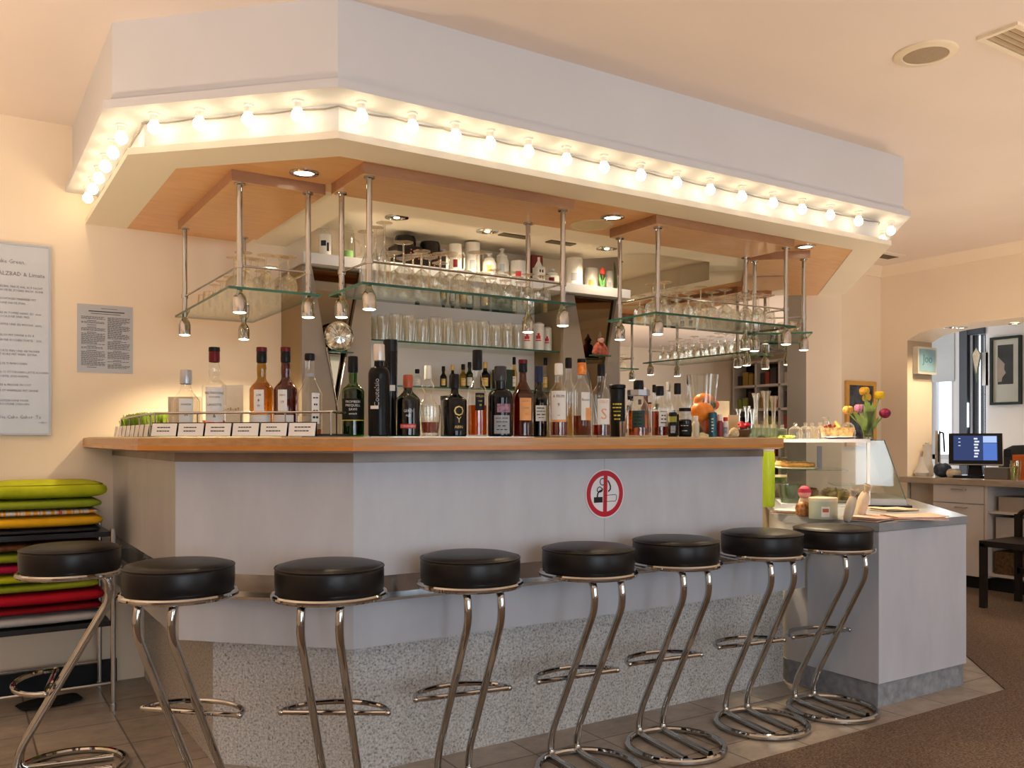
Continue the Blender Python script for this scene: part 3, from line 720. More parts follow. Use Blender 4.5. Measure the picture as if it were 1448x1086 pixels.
# ------------------------------------------------------------------ niche shelves
def niche_shelf(z, label, y0=4.27):
    b = MB().box(xb-.005, xc+.01, y0, YB-.025, z-.009, z); bm = b.bm; bm.normal_update()
    for f in bm.faces:
        if f.normal.y < -.5: f.material_index = 1
    return tag(b.build('glass_shelf', [SHELFG, EDGEG]), label, 'shelf')
YN = 4.29
ZN1 = zat(479, dep(onY(525,YN),YN)); ZN2 = zat(546, dep(onY(600,YN),YN))
niche_shelf(ZN1, 'upper glass shelf of the niche with beer glasses', YN); niche_shelf(ZN2, 'lower glass shelf of the niche behind the bottles', YN)
WK['beer_glass#a'] = lambda: tumbler(.036,.15); WK['beer_glass#b'] = lambda: tumbler(.033,.135)
xs0, xs1 = onY(530, 4.36), onY(738, 4.36)
for j in range(2):
    n = 12
    for i in range(n):
        k = 'beer_glass#a' if i % 3 else 'beer_glass#b'
        place_glass(k, WK[k], xs0+(xs1-xs0)*(i+.5)/n, 4.345+.085*j, ZN1+.0005, '%s beer glass from the left in the %s row on the upper niche shelf' % (ordn[i], 'front' if j == 0 else 'back'), 'beer glasses in the niche')
for k, (x, y0, w) in enumerate(((746,461,17),(762,455,16),(774,459,13))):
    Y = 4.34+.02*k; X = onY(x, Y); d = dep(X, Y); R = w*d/F/2; h = (497-k*1.0-y0)*d/F
    o = thing('canister', 'white porcelain canister with red motif at the niche right end, %s from left' % ordn[k], 'canister', (X,Y,ZN1), 0, 'white canisters in the niche')
    MB().lathe([(0,0),(R*.96,0),(R,.006),(R,h*.82),(R*.93,h*.86)], 20).build('body', PORC, o)
    MB().lathe([(R*.95,h*.86),(R*.97,h*.92),(R*.6,h*.97),(0,h)], 20).build('lid', PORC, o)
    tc = math.atan2(-Y, -X); b = MB()
    b.patch(R+.0008, tc-.5, tc+.3, h*.40, h*.52, 6).patch(R+.0008, tc-.25, tc+.15, h*.52, h*.60, 4).patch(R+.0008, tc-.6, tc+.4, h*.33, h*.37, 6); b.build('motif', REDP, o)

# ------------------------------------------------------------------ bottles
def shoulder(R, rn, z0, z1, style):
    out = []
    for i in range(1, 8):
        t = i/7
        if style == 'round': r = rn+(R-rn)*(.5+.5*math.cos(PI*t))
        elif style == 'slope': r = rn+(R-rn)*(1-t)**1.15
        else: r = rn+(R-rn)*math.sqrt(max(0, 1-t*t))
        out.append((r, z0+(z1-z0)*t))
    return out
def bottle(x, ytop, wpx, Y, label, g=BOTG, liq=None, fill=.5, cap=BLCAP, capf=.16, s0=.52, s1=.68, rnf=.34, style='round', bulge=0, lab=PAPER, lz=(.12,.46), span=1.15, marks=INK, lrows=4, lturn=0, cap2=None, base=HZ, ZB=ZT, pos=None, group='bottles on the bar', name='bottle', lab2=None, S=None, txt=None, trot=False):
    if txt: lrows = 0
    if pos is None:
        if S is None: X = onY(x, Y)
        else: X, Y = onS(x, S)
    else: X, Y = pos
    d = dep(X, Y); R = wpx*d/F/2*.98; Hh = zat(ytop, d)-ZB
    o = thing(name, label, 'bottle', (X, Y, ZB), 0, group)
    rn = max(R*rnf, .0085); zc = Hh*(1-capf)
    pr = [(0,.002),(R*.9,0),(R,.005),(R,Hh*s0)]+shoulder(R, rn, Hh*s0, Hh*s1, style)
    if bulge: pr += [(rn*(1+bulge), Hh*(s1+(1-capf-s1)*.45))]
    pr += [(rn*.97, zc)]
    if bulge:   # smooth the neck bulge
        q = pr[:-2]; zs = Hh*s1
        for i in range(1, 9):
            f = i/8; q.append((rn*(1+bulge*math.sin(PI*f)**1.2)-.03*rn*f, zs+(zc-zs)*f))
        pr = q
    MB().lathe(pr, 26).build('body', g, o)
    if liq:
        zl = Hh*fill; lp = [(0,.006),(R*.90,.006),(R*.94,.012)]
        last = None
        for (r, z) in pr[3:]:
            if z < zl: lp.append((r*.93, z)); last = (r, z)
        if zl > Hh*s0:
            nxt = [p for p in pr[3:] if p[1] >= zl][:1]; rr = nxt[0][0] if nxt else rn
        else: rr = R
        lp += [(rr*.93, zl), (0, zl)]
        MB().lathe(lp, 22).build('liquid', liq, o)
    cp = MB().lathe([(rn*1.0,zc-.004),(rn*1.18,zc-.002),(rn*1.20,zc+.01),(rn*1.16,Hh-.003),(rn*1.05,Hh),(0,Hh)], 20)
    cp.build('cap', cap, o)
    if cap2: MB().lathe([(rn*1.22,Hh-.014),(rn*1.24,Hh-.010),(rn*1.2,Hh+.0008),(0,Hh+.001)], 20).build('cap_band', cap2, o)
    tc = math.atan2(-Y, -X)+lturn
    if lab:
        b = MB(); z0, z1 = Hh*lz[0], Hh*lz[1]; rl = R+.0008
        b.mat(0).patch(rl, tc-span/2, tc+span/2, z0, z1, 12); rr_ = random.Random(int(x*7+ytop))
        b.mat(1)
        for k in range(lrows):
            zz = z0+(z1-z0)*(.86-.72*k/max(1,lrows-.5)); hh = (z1-z0)*rr_.uniform(.035,.07); ww = span*rr_.uniform(.22,.40)
            n = rr_.randint(2,4); aa = tc-ww
            for q in range(n):
                bb = aa+2*ww/n*rr_.uniform(.6,.92); b.patch(rl+.0006, aa, bb, zz-hh, zz, 3); aa += 2*ww/n
        lb_ = b.build('label', [lab, marks], o)
        if txt: wrap(lb_, [(t_, sz, Hh*zz, 0) for t_, sz, zz, tt in txt], marks, rl+.0008, tc, trot)
    if lab2:
        (m_, za, zb, sp, tt) = lab2
        rb_ = rn*1.14 if za > s1-.03 else R+.0016
        MB().patch(rb_, tc+tt-sp/2, tc+tt+sp/2, Hh*za, Hh*zb, 8).build('label_band', m_, o)
    return o
def wrap(o, lines, mat, R, tc, rot=False):
    """label lettering bent round a bottle; lines: (string, size, z, turn)"""
    bm = bmesh.new()
    for st, size, z, tt in lines:
        cu = bpy.data.curves.new('t', 'FONT'); cu.body = st; cu.size = size; cu.align_x = 'CENTER'; cu.resolution_u = 2
        to = bpy.data.objects.new('t', cu); C.objects.link(to); me = bpy.data.meshes.new_from_object(to); bpy.data.objects.remove(to)
        for v in me.vertices:
            x, y = (v.co.x, v.co.y) if not rot else (-v.co.y, v.co.x)
            a_ = tc+tt+x/R; v.co = (R*math.cos(a_), R*math.sin(a_), z+y)
        bm.from_mesh(me); bpy.data.meshes.remove(me)
    me = bpy.data.meshes.new('lettering'); bm.to_mesh(me); bm.free(); me.materials.append(mat)
    q = bpy.data.objects.new('lettering', me); C.objects.link(q); q.parent = o; return q
# --- price-card gallery on the left of the bar
SR = 3.70
G1, G2 = 'bottles in the card rack', 'bottles on the long bar'
def rk(x, back=.05): p = onS(x, SR+back*2); return p
t = thing('bottle_gallery', 'low wire-railed tray with small price cards on the bar corner', 'rack', (.75,3.0,ZT))
pa, pb = onS(219, SR), onS(468, SR)
pc = (pa[0]+.04, 4.1)
loc(MB().prism([pa, pb, (pb[0]+.1,pb[1]+.1), (pa[0]+.1,pa[1]+.15), (pc[0]+.1,pc[1]), pc], ZT, ZT+.008).build('tray', M('dark_tray', (.04,.04,.04), .4), t), t)
zr = ZT+.078
loc(MB().tube(fillet([(pc[0],pc[1],zr),(pa[0],pa[1],zr),(pb[0],pb[1],zr),(pb[0]+.08,pb[1]+.08,zr)], .01, 3), .004, 8).build('rail', CHROMED, t), t)
posts = [pa, pb, pc]+[(pa[0]+(pb[0]-pa[0])*f, pa[1]+(pb[1]-pa[1])*f) for f in (.25,.5,.75)]+[(pc[0], pc[1]-.22*k) for k in (1,2,3)]
for p in posts: loc(MB().tube([(p[0],p[1],ZT+.004),(p[0],p[1],zr)], .003, 8).build('post', CHROMED, t), t)
CARD = M('white_card', (.82,.80,.76), .6, 0, .03, 20)
cv = Vector((pb[0]-pa[0], pb[1]-pa[1])); cl = cv.length; cdir = cv.normalized(); ang = math.atan2(cdir.y, cdir.x)
for k in range(6):
    f = (k+.5)/6.4
    o = thing('price_card', 'small white price card on the bar tray, %s from the left' % ordn[k], 'card', (pa[0]+cv.x*f-S2*.01, pa[1]+cv.y*f-S2*.01, ZT), ang, 'price cards on the bar tray')
    wd = cl/6.4*.92
    MB().extrude([(-wd/2,-.018,.001),(wd/2,-.018,.001),(wd/2,-.008,.043),(-wd/2,-.008,.043)], (0,.002,0)).build('card', CARD, o)
    b = MB(); rr_ = random.Random(k)
    for r_ in range(2):
        xx = -wd*.28
        for q in range(5):
            ww = wd*rr_.uniform(.05,.12); zz = .030-.012*r_; yy = -.018+.010*zz/.042-.0012
            b.box(xx, xx+ww, yy-.0002, yy+.0004, zz-.0022, zz+.0012); xx += ww+wd*.02
            if xx > wd*.25: break
    b.build('writing', INK, o)
    MB().box(-wd/2-.003,wd/2+.003,-.0065,-.0045,.0,.046).build('holder', BLACK, o)
# small cards and herbs along the left wing of the tray
for k in range(8):
    yy = pa[1]+.10+.095*k
    o = tag(MB().box(-.002,.0,-.032,.032,0,.042).build('price_card', CARD), 'blank-looking small card on the wing of the tray, %s from the corner' % ordn[k], 'card', 'cards on the tray wing'); o.location = (pa[0]-.012, yy, ZT); o.rotation_euler = (0,.15,0)
o = thing('herb_tray', 'long narrow tray of green cress by the wall end of the bar', 'plant tray', (.68,4.0,ZT+.0085))
MB().box(-.045,.045,-.32,.32,0,.035).build('tray', M('dark_tray', (.04,.04,.04), .4), o)
b = MB(); rr_ = random.Random(5)
for k in range(700):
    x_, y_ = rr_.uniform(-.042,.042), rr_.uniform(-.31,.31); h_ = rr_.uniform(.03,.058); dx, dy = rr_.uniform(-.012,.012), rr_.uniform(-.012,.012)
    v = [b.bm.verts.new(p) for p in ((x_-.0015,y_,.033),(x_+.0015,y_,.033),(x_+dx+.003,y_+dy+.003,.033+h_),(x_+dx-.003,y_+dy-.002,.033+h_))]; b._f(v)
hb = b.build('cress', M('cress_green', (.30,.42,.05), .6, 0, .3, 60), o); hb['kind'] = 'stuff'
# rack bottles
bottle(263, 523, 39, 0, 'short clear bottle with grey cap at the left end of the card rack', pos=rk(263), txt=[('nnette',.013,.46,0),('W',.013,.30,.1)], liq=AMBER, fill=.09, cap=GREYCAP, capf=.20, s0=.50, s1=.74, rnf=.36, lz=(.14,.56), span=1.0, group=G1, marks=NAVYCAP)
bottle(303, 491.5, 34, 0, 'clear bottle with black-red capsule and white label, nearly empty amber', pos=rk(303), txt=[('BELTRICONE',.0115,.47,0),('HOLDING',.008,.43,0),('LANOTTE',.011,.34,0),('&',.016,.21,.1)], liq=AMBER, fill=.18, cap=REDCAP, cap2=BLCAP, capf=.155, s0=.56, s1=.66, rnf=.38, bulge=.28, lz=(.16,.55), span=1.5, group=G1)
bottle(370, 491.5, 34, 0, 'olive-yellow bottle with black capsule and arched white label', pos=rk(370), txt=[('LOR',.009,.45,-.25),('&',.012,.39,-.25),('W',.010,.33,-.25)], g=OLIVEG, liq=PALEL, fill=.6, cap=BLCAP, cap2=REDCAP, capf=.16, s0=.52, s1=.66, rnf=.36, bulge=.12, lz=(.28,.52), span=.85, lturn=-.25, lab2=(PAPER,.02,.24,2.0,0), group=G1)
bottle(404, 491.5, 33, 0, 'deep red-amber bottle with black capsule and oval white label', pos=rk(404), txt=[('ORIO',.008,.45,-.3),('19',.012,.37,-.3)], g=REDG, liq=DAMBER, fill=.55, cap=BLCAP, cap2=REDCAP, capf=.16, s0=.52, s1=.66, rnf=.36, bulge=.12, lz=(.28,.52), span=.8, lturn=-.3, lab2=(PAPER,.02,.24,2.0,0), group=G1)
bottle(438, 500, 35, 0, 'clear flared bottle with black cap and silver neck bands at rack end', pos=rk(438), liq=AMBER, fill=.085, cap=BLCAP, capf=.07, s0=.52, s1=.72, rnf=.36, style='slope', lz=(.15,.52), span=.7, lturn=.5, lab2=(GREYP,.72,.76,6.2,0), group=G1)
p_ = onS(336, SR+.34); o = thing('gift_carton', 'frosted white carton standing between the two left rack bottles', 'carton', (p_[0],p_[1],ZT+.008), -PI/4)
MB().box(-.042,.042,-.035,.035,0,.175).build('carton', M('pearl_carton', (.82,.74,.60), .45, 0, .06, 20, .3, 40), o, bevel=.002); b = MB()
for k in range(6): b.box(-.03+.01*k,-.024+.01*k,-.0362,-.035,.085+.002*(k % 2),.089+.003*(k % 3))
b.build('writing', M('tan_print', (.5,.38,.22), .6), o)
p_ = onS(262, SR+.32); o = tag(MB().box(-.05,.05,-.03,.03,0,.135).build('gift_carton', M('beige_carton', (.62,.52,.38), .6), None, bevel=.002), 'beige carton behind the short clear bottle', 'carton'); o.location = (p_[0],p_[1],ZT+.008); o.rotation_euler = (0,0,-PI/4)
# long bar bottles
FR, BK = 2.73, 2.85
bottle(499, 504, 33, FR, 'bright green bottle with black label and yellow lines', pos=onS(499, 3.98), txt=[('FROMBERI',.0115,.415,.1),('PREQUELL',.0115,.37,.1),('SAWI',.012,.32,.1),('emisch',.010,.27,.1)], g=GREENG, liq=GREENG, fill=.6, cap=BLCAP, capf=.19, s0=.56, s1=.68, rnf=.38, lab=BLACKP, lz=(.20,.47), span=2.2, marks=PAPER, lrows=5, lab2=(YELP,.195,.205,2.2,0), group=G2)
bottle(536, 487, 31, FR, 'tall matt black bottle with silver foil neck and silver script', g=M('matt_black_bottle',(.006,.006,.0065),.3), trot=True, txt=[('Coutelsio',.024,.47,.12)], cap=M('silver_foil',(.62,.58,.54),.4,.5), capf=.17, s0=.66, s1=.76, rnf=.45, style='hard', lab=BLACKP, lz=(.3,.62), span=.7, marks=GREYCAP, lrows=7, lab2=(PAPER,.295,.33,.8,-.45), group=G2)
bottle(577, 530, 35, FR, 'stout dark green bottle with red-orange capsule', g=DGREENG, liq=DGREENG, fill=.6, cap=REDOR, txt=[('GERD',.012,.39,.1),('ALS',.010,.32,.3),('CONWERY',.011,.145,0)], capf=.2, s0=.58, s1=.76, rnf=.35, lab=DGREENG, lz=(.10,.45), span=1.3, marks=PAPER, lrows=4, lab2=(REDP,.13,.20,1.3,0), group=G2)
bottle(605, 517, 29, BK, 'clear decanter with pale stopper behind a tumbler', liq=None, cap=WHITECAP, capf=.18, s0=.40, s1=.60, rnf=.30, bulge=1.1, lz=(.28,.45), span=.8, lrows=2, group=G2)
bottle(643, 529, 35, FR, 'round-shouldered black bottle with gold emblem', g=BLACKG, cap=BLCAP, txt=[('O',.05,.33,.35),('ABIN',.014,.13,.35),('Y',.03,.22,.40)], capf=.22, s0=.57, s1=.70, rnf=.32, lab=BLACKP, lz=(.09,.5), span=.8, lturn=.35, marks=GOLDP, lrows=5, group=G2)
bottle(675, 495, 28, 2.78, 'clear amber bottle with black cap and black square label', liq=AMBER, fill=.36, txt=[('WILEN',.011,.45,.3),('rum',.009,.40,.3),('18',.010,.35,.3)], cap=BLCAP, capf=.22, s0=.50, s1=.70, rnf=.44, lab=BLACKP, lz=(.30,.50), span=1.0, lturn=.3, marks=GOLDP, lrows=3, group=G2)
bottle(707.5, 518, 36, FR, 'black square-shouldered bottle with grey label', g=BLACKG, cap=M('glassy_black_cap',(.05,.05,.055),.15), capf=.2, s0=.54, s1=.68, rnf=.42, style='hard', lab=GREYP, lz=(.04,.30), span=1.3, lturn=.15, lab2=(M('violet_print',(.30,.16,.22),.5,0,.5,80),.34,.46,1.1,.15), group=G2)
bottle(739.5, 509, 30, FR, 'brown bottle with orange paper label and black-red capsule', g=BROWNG, liq=AMBER, fill=.55, txt=[('Lee fec',.009,.45,.3),('Loee',.012,.36,.3),('12',.010,.28,.3)], cap=BLCAP, cap2=REDCAP, capf=.15, s0=.55, s1=.72, rnf=.36, style='slope', lab=ORANGEP, lz=(.21,.50), span=1.2, lturn=.3, marks=M('brown_print',(.42,.17,.06),.6), group=G2)
bottle(762, 518, 26, BK, 'green wine bottle with white label and navy capsule', g=DGREENG, liq=GREENG, fill=.6, cap=NAVYCAP, capf=.22, s0=.52, s1=.72, rnf=.40, lab=PAPER, lz=(.22,.44), span=1.3, lturn=.3, group=G2)
bottle(790, 514, 27, FR, 'clear whisky bottle with large cream label and white foil neck', liq=DAMBER, fill=.2, txt=[('A FIUM',.015,.53,.25),('9',.018,.41,.35),('vol',.008,.28,.1)], cap=WHITECAP, capf=.15, s0=.60, s1=.74, rnf=.38, lz=(.20,.62), span=1.7, lrows=3, lab2=(ORANGEP,.2,.23,1.6,0), group=G2)
bottle(804, 506, 20, BK+.03, 'slim clear bottle with dark cap half hidden behind cream label', liq=PALEL, fill=.42, cap=BLCAP, capf=.12, s0=.58, s1=.74, rnf=.42, lab=None, group=G2)
bottle(822.5, 508, 26, FR, 'clear bottle with orange foil capsule and orange-white label', liq=DAMBER, fill=.27, txt=[('Bazzoc',.013,.46,.5)], cap=ORCAP, cap2=BLCAP, capf=.19, s0=.58, s1=.76, rnf=.40, lz=(.21,.57), span=1.1, lturn=.5, marks=NAVYCAP, lab2=(ORANGEP,.21,.37,1.1,.5), group=G2)
bottle(850, 515, 27.5, FR, 'clear bottle with black cap, white label with orange swirl, red liquid', liq=REDL, fill=.16, txt=[('OSLIT',.015,.46,.3),('S',.06,.24,.35)], cap=BLCAP, capf=.15, s0=.58, s1=.76, rnf=.36, lz=(.17,.52), span=1.4, lturn=.3, marks=M('orange_swirl',(.80,.33,.16),.5), lrows=3, group=G2)
bottle(873, 544, 23, 2.78, 'black squat tin bottle with yellow-edged label', g=M('black_tin',(.010,.009,.008),.35), cap=BLCAP, capf=.06, s0=.90, s1=.94, rnf=.9, lab=BLACKP, lz=(.25,.7), span=1.6, marks=YELP, lrows=5, group=G2)
bottle(903, 538, 31, FR, 'round clear bottle with black cap, dark green label and amber spirit', liq=AMBER, fill=.46, cap=BLCAP, cap2=None, capf=.15, s0=.48, s1=.78, rnf=.40, lab=M('dark_green_label',(.03,.06,.045),.5), lz=(.16,.46), span=1.2, lab2=(GREYCAP,.73,.83,6.2,0), group=G2)
bottle(933, 546, 25, 2.77, 'green-necked bottle with white arched label and red-amber spirit', g=BOTG, liq=DAMBER, fill=.5, cap=BLCAP, capf=.17, s0=.50, s1=.74, rnf=.40, lz=(.20,.55), span=1.2, lturn=.5, group=G2)
bottle(958, 542, 20, 2.80, 'clear bottle with black capsule and black lower label', liq=CLEARL, fill=.5, cap=BLCAP, cap2=None, capf=.19, s0=.52, s1=.74, rnf=.42, lab=BLACKP, lz=(.03,.42), span=1.6, group=G2)
bottle(951.5, 583, 14, FR-.03, 'tiny dark bottle with olive neck label', g=BLACKG, cap=BLCAP, capf=.14, s0=.55, s1=.62, rnf=.7, lab=GREYP, lz=(.15,.45), span=.9, lrows=2, lab2=(M('olive_print',(.30,.30,.04),.5),.60,.84,6.2,0), group=G2)
bottle(968.5, 577, 19, FR-.02, 'squat black ink-like bottle with silver label', g=BLACKG, cap=BLCAP, capf=.09, s0=.55, s1=.60, rnf=.78, style='hard', lab=BLACKP, lz=(.08,.45), span=1.6, marks=PAPER, lrows=2, lab2=(M('sketch_label',(.55,.50,.42),.6,0,.3,90),.60,.88,6.2,0), group=G2)
bottle(984, 588, 10, FR, 'slim pale cream bottle beside the squash vase', g=M('cream_bottle',(.68,.58,.42),.4), cap=WHITECAP, capf=.2, s0=.6, s1=.8, rnf=.5, lab=None, group=G2)
bottle(1018, 586, 9, FR-.02, 'little dark red sauce bottle beside the teal can', g=M('dark_red_bottle',(.25,.03,.025),.3), cap=WHITECAP, capf=.25, s0=.6, s1=.75, rnf=.5, lab=None, group=G2)
bottle(1026, 590, 8.5, FR-.03, 'little white bottle with red collar beside the wood block', g=M('white_plastic',(.72,.68,.66),.4), cap=REDP, capf=.15, s0=.65, s1=.8, rnf=.5, lab=GREYP, lz=(.15,.5), span=1.5, lrows=2, group=G2)
# second rank and odd things on the bar
def cyl(name, x, y0, w, Y, label, cat, mat, extra=None, S=None, zb=ZT, group=None):
    X = onY(x, Y); d = dep(X, Y); R = w*d/F/2; h = zat(y0, d)-zb
    o = thing(name, label, cat, (X,Y,zb), 0, group)
    MB().lathe([(0,0),(R*.98,0),(R,.003),(R,h-.003),(R*.97,h),(0,h)], 24).build('body', mat, o); return o, X, Y, R, h
o, X, Y, R, h = cyl('bottle_tube', 552, 481, 20, 2.84, 'tall black gift tube behind the silver-necked bottle', 'tube', M('gloss_black_tube',(.008,.008,.009),.18))
MB().lathe([(R*1.02,h*.88),(R*1.02,h+.001),(0,h+.001)], 24).build('lid', BLACK, o); tc = math.atan2(-Y,-X); MB().patch(R+.001, tc-.2, tc+.7, h*.47, h*.53, 6).build('label', PAPER, o)
o, X, Y, R, h = cyl('bottle_tube', 634, 560, 22, 2.88, 'dark grey carton tube behind the gold-emblem bottle', 'tube', M('charcoal_tube',(.045,.045,.05),.5)); MB().lathe([(R*1.03,h*.9),(R*1.03,h),(0,h+.001)], 24).build('lid', BLACK, o)
o, X, Y, R, h = cyl('drink_can', 1008, 584, 11.5, FR-.03, 'slim teal can with white script in front of the squash vase', 'can', M('teal_can',(.03,.10,.13),.3,.4))
tc = math.atan2(-Y,-X); b = MB()
for k in range(5): b.patch(R+.0006, tc-.35, tc+.05+.1*(k % 3), h*(.2+.13*k), h*(.25+.13*k), 4)
b.build('script', PAPER, o)
MB().lathe([(R*.8,h),(R*.85,h+.003),(R*.7,h+.001),(0,h+.001)], 20).build('lid', CHROMED, o)
place_glass('tumbler#a', lambda: tumbler(.038,.11), onY(608,2.74), 2.74, ZT, 'clear tumbler with amber in front of the decanter', None)
o = GL['tumbler#a']; MB().lathe([(0,.013),(.028,.013),(.031,.05),(0,.05)], 20).build('drink', DAMBER, o)
WK['shot_glass#a'] = lambda: tumbler(.013,.062)
place_glass('shot_glass#a', WK['shot_glass#a'], onY(880.5,2.70), 2.70, ZT, 'small empty shot glass in front of the black tin bottle', None)
# squash vase
Y = 2.78; X = onY(994, Y); d = dep(X, Y); h = zat(530, d)-ZT
o = thing('squash_vase', 'flared glass vase filled with orange squashes on the bar', 'vase', (X,Y,ZT))
R = 20*d/F
MB().lathe([(0,.02),(R*.62,.02),(R*.75,0),(R*.80,.012),(R*.84,h*.35),(R*.93,h*.7),(R*1.08,h),(R*1.04,h),(R*.9,h*.7),(R*.8,h*.35),(R*.6,.03),(0,.03)], 26).build('vase', BOTG, o)
ORS = M('orange_squash', (.80,.24,.03), .4, 0, .25, 20, .1, 40); GRS = M('green_squash', (.05,.09,.05), .4, 0, .4, 30); RDS = M('red_squash', (.60,.10,.035), .4, 0, .25, 20)
def gourd(X, Y, z, R, m, label, ribs=9, sq=.9, parent=None):
    b = MB(); rows = []; n = 36
    for i in range(11):
        ph = -PI/2+PI*i/10; row = []
        for k in range(n):
            tt = 2*PI*k/n; rr = R*math.cos(ph)*(1-.07*(1-abs(math.cos(tt*ribs/2)))) + 1e-4
            row.append(b.bm.verts.new((rr*math.cos(tt), rr*math.sin(tt), R*sq*math.sin(ph)-(.25*R*(1-math.cos(ph)**.5) if i > 5 else 0))))
        rows.append(row)
    for A, B in zip(rows, rows[1:]):
        for k in range(n): b._f([A[k], A[(k+1) % n], B[(k+1) % n], B[k]])
    o = b.build('squash', m, smooth=60); o.location = (X, Y, z); tag(o, label, 'squash', 'squashes in the glass vase')
    MB().tube([(0,0,R*sq*.7),(R*.1,0,R*sq*.95),(R*.25,0,R*sq*1.15)], [R*.16,R*.11,R*.09], 8).build('stem', M('squash_stem',(.28,.20,.08),.7), o); return o
gourd(X-.026, Y-.020, ZT+.112, .050, ORS, 'large orange squash at the left of the glass vase')
gourd(X+.022, Y+.018, ZT+.158, .044, ORS, 'orange squash at the back of the glass vase, highest up')
gourd(X+.012, Y-.026, ZT+.066, .042, RDS, 'long reddish squash low in the glass vase', sq=1.35)
gourd(X+.016, Y-.034, ZT+.138, .021, GRS, 'small dark green squash in the glass vase')
gourd(X+.050, Y-.012, ZT+.140, .026, RDS, 'small red squash against the right side of the vase')
gourd(X-.025, Y+.015, ZT+.040, .030, GRS, 'striped green squash at the bottom of the vase')
# wood block, shell, red roses, glass dish
X = onY(1036, 2.86); d = dep(X, 2.86)
o = tag(MB().box(-.025,.025,-.012,.012,0,zat(587,d)-ZT).build('wood_block', M('pale_beech',(.66,.45,.22),.5,0,.1,20), None, bevel=.002), 'upright pale wood block between bottles and red flowers', 'block'); o.location = (X,2.86,ZT); o.rotation_euler = (0,0,-.5)
X = onY(1038, 2.72)
o = tag(MB().lathe([(0,.002),(.024,.003),(.028,.012),(.024,.028),(.014,.038),(0,.042)], 20, sq=.6).build('wicker_shell', M('straw_wicker',(.62,.48,.28),.8,0,.3,90,.5,120)), 'small straw-coloured woven shell at the bar edge', 'ornament'); o.location = (X,2.72,ZT)
X = onY(1051, 2.76); o = thing('flower_bowl', 'little brown bowl of red rose heads on the bar', 'flowers', (X,2.76,ZT))
MB().lathe([(0,0),(.022,0),(.034,.02),(.036,.032),(.033,.032),(.028,.02),(0,.012)], 20).build('bowl', M('brown_clay',(.14,.07,.035),.6), o)
RED = M('rose_red',(.50,.015,.03),.5,0,.35,40)
for k, (dx, dy, dz, r) in enumerate(((-.018,-.008,.045,.017),(.012,-.012,.050,.018),(0,.012,.056,.017),(.024,.006,.044,.013))):
    b = MB()
    for s_ in range(3): b.lathe([(0,-.008),(r*(.5+.2*s_),-.006+.002*s_),(r*(.65+.17*s_),r*.5-.003*s_),(r*(.45+.2*s_),r*.85-.004*s_)], 12, (dx,dy,dz))
    b.build('rose_head', RED, o)
X = onY(1081, 2.80); o = thing('glass_dish', 'low rectangular glass dish holding small upturned glasses', 'dish', (X,2.80,ZT), -.45)
b = MB(); b.box(-.085,.085,-.05,.05,0,.006).box(-.085,.085,-.05,-.045,0,.04).box(-.085,.085,.045,.05,0,.04).box(-.085,-.08,-.05,.05,0,.04).box(.08,.085,-.05,.05,0,.04); b.build('dish', glass('frosted_dish',(.80,.86,.80),.04,.4,2,.15), o)
WK['cordial_up#a'] = lambda: tumbler(.022,.05,True)
for k, (dx, dy) in enumerate(((-.05,-.01),(-.002,-.012),(.048,.0),(-.02,.025),(.03,.028))):
    place_glass('schnapps_glass#a', WK['cordial_up#a'], X+dx, 2.80+dy-.4*dx*.5, ZT+.0065, 'small upturned schnapps glass in the glass dish, %s of five' % ordn[k], 'glasses in the dish')
GV = [(1069,556,12,2.90),(1083,553,15,2.95),(1094,560,13,2.93)]
for k, (x, y0, w, Y) in enumerate(GV):
    X = onY(x, Y); d = dep(X, Y); R = w*d/F/2; h = zat(y0, d)-ZT
    o = tag(MB().lathe([(0,.004),(R*.9,0),(R*.55,h*.15),(R*.42,h*.5),(R*.6,h*.85),(R,h),(R*.95,h),(R*.55,h*.85),(R*.36,h*.5),(R*.45,h*.15),(0,.012)], 18).build('flute_vase', GLASS), 'tall flared glass behind the glass dish, %s from the left' % ordn[k], 'glass', 'tall glasses behind the dish'); o.location = (X,Y,ZT)

# niche lower shelf bottles and back bottles (half seen between the front ones)
NB = [(512,504,12,DGREENG,'slim green bottle'),(590,522,14,BOTG,'round clear bottle'),(627,518,10,BLACKG,'black miniature'),(640,516,10,BLACKG,'dark miniature with gold neck'),(655,515,12,OLIVEG,'olive flask'),(664,512,12,DGREENG,'green flask'),(686,512,15,BLACKG,'black bottle with square cap'),(727,505,9,PALEL,'thin clear bottle'),(771,506,11,BOTG,'clear stoppered bottle'),(780,512,12,BROWNG,'brown bottle')]
for k, (x, y0, w, g_, nm) in enumerate(NB):
    bottle(x, y0, w, 4.42, nm+' on the lower niche shelf, %s from the left' % ordn[k], g=g_, ZB=ZN2+.0005, cap=BLCAP if k % 3 else GOLDP, capf=.2, s0=.5, s1=.7, rnf=.4, lab=(PAPER if k % 2 else GOLDP), lz=(.12,.42), span=1.2, lrows=2, group='bottles on the lower niche shelf')
X = onY(712, 4.45); o = tag(MB().box(-.055,.055,-.04,.04,0,.125).build('gift_box', M('dark_green_box',(.03,.045,.03),.5), None, bevel=.002), 'dark green presentation box on the lower niche shelf', 'box'); o.location = (X,4.45,ZN2)
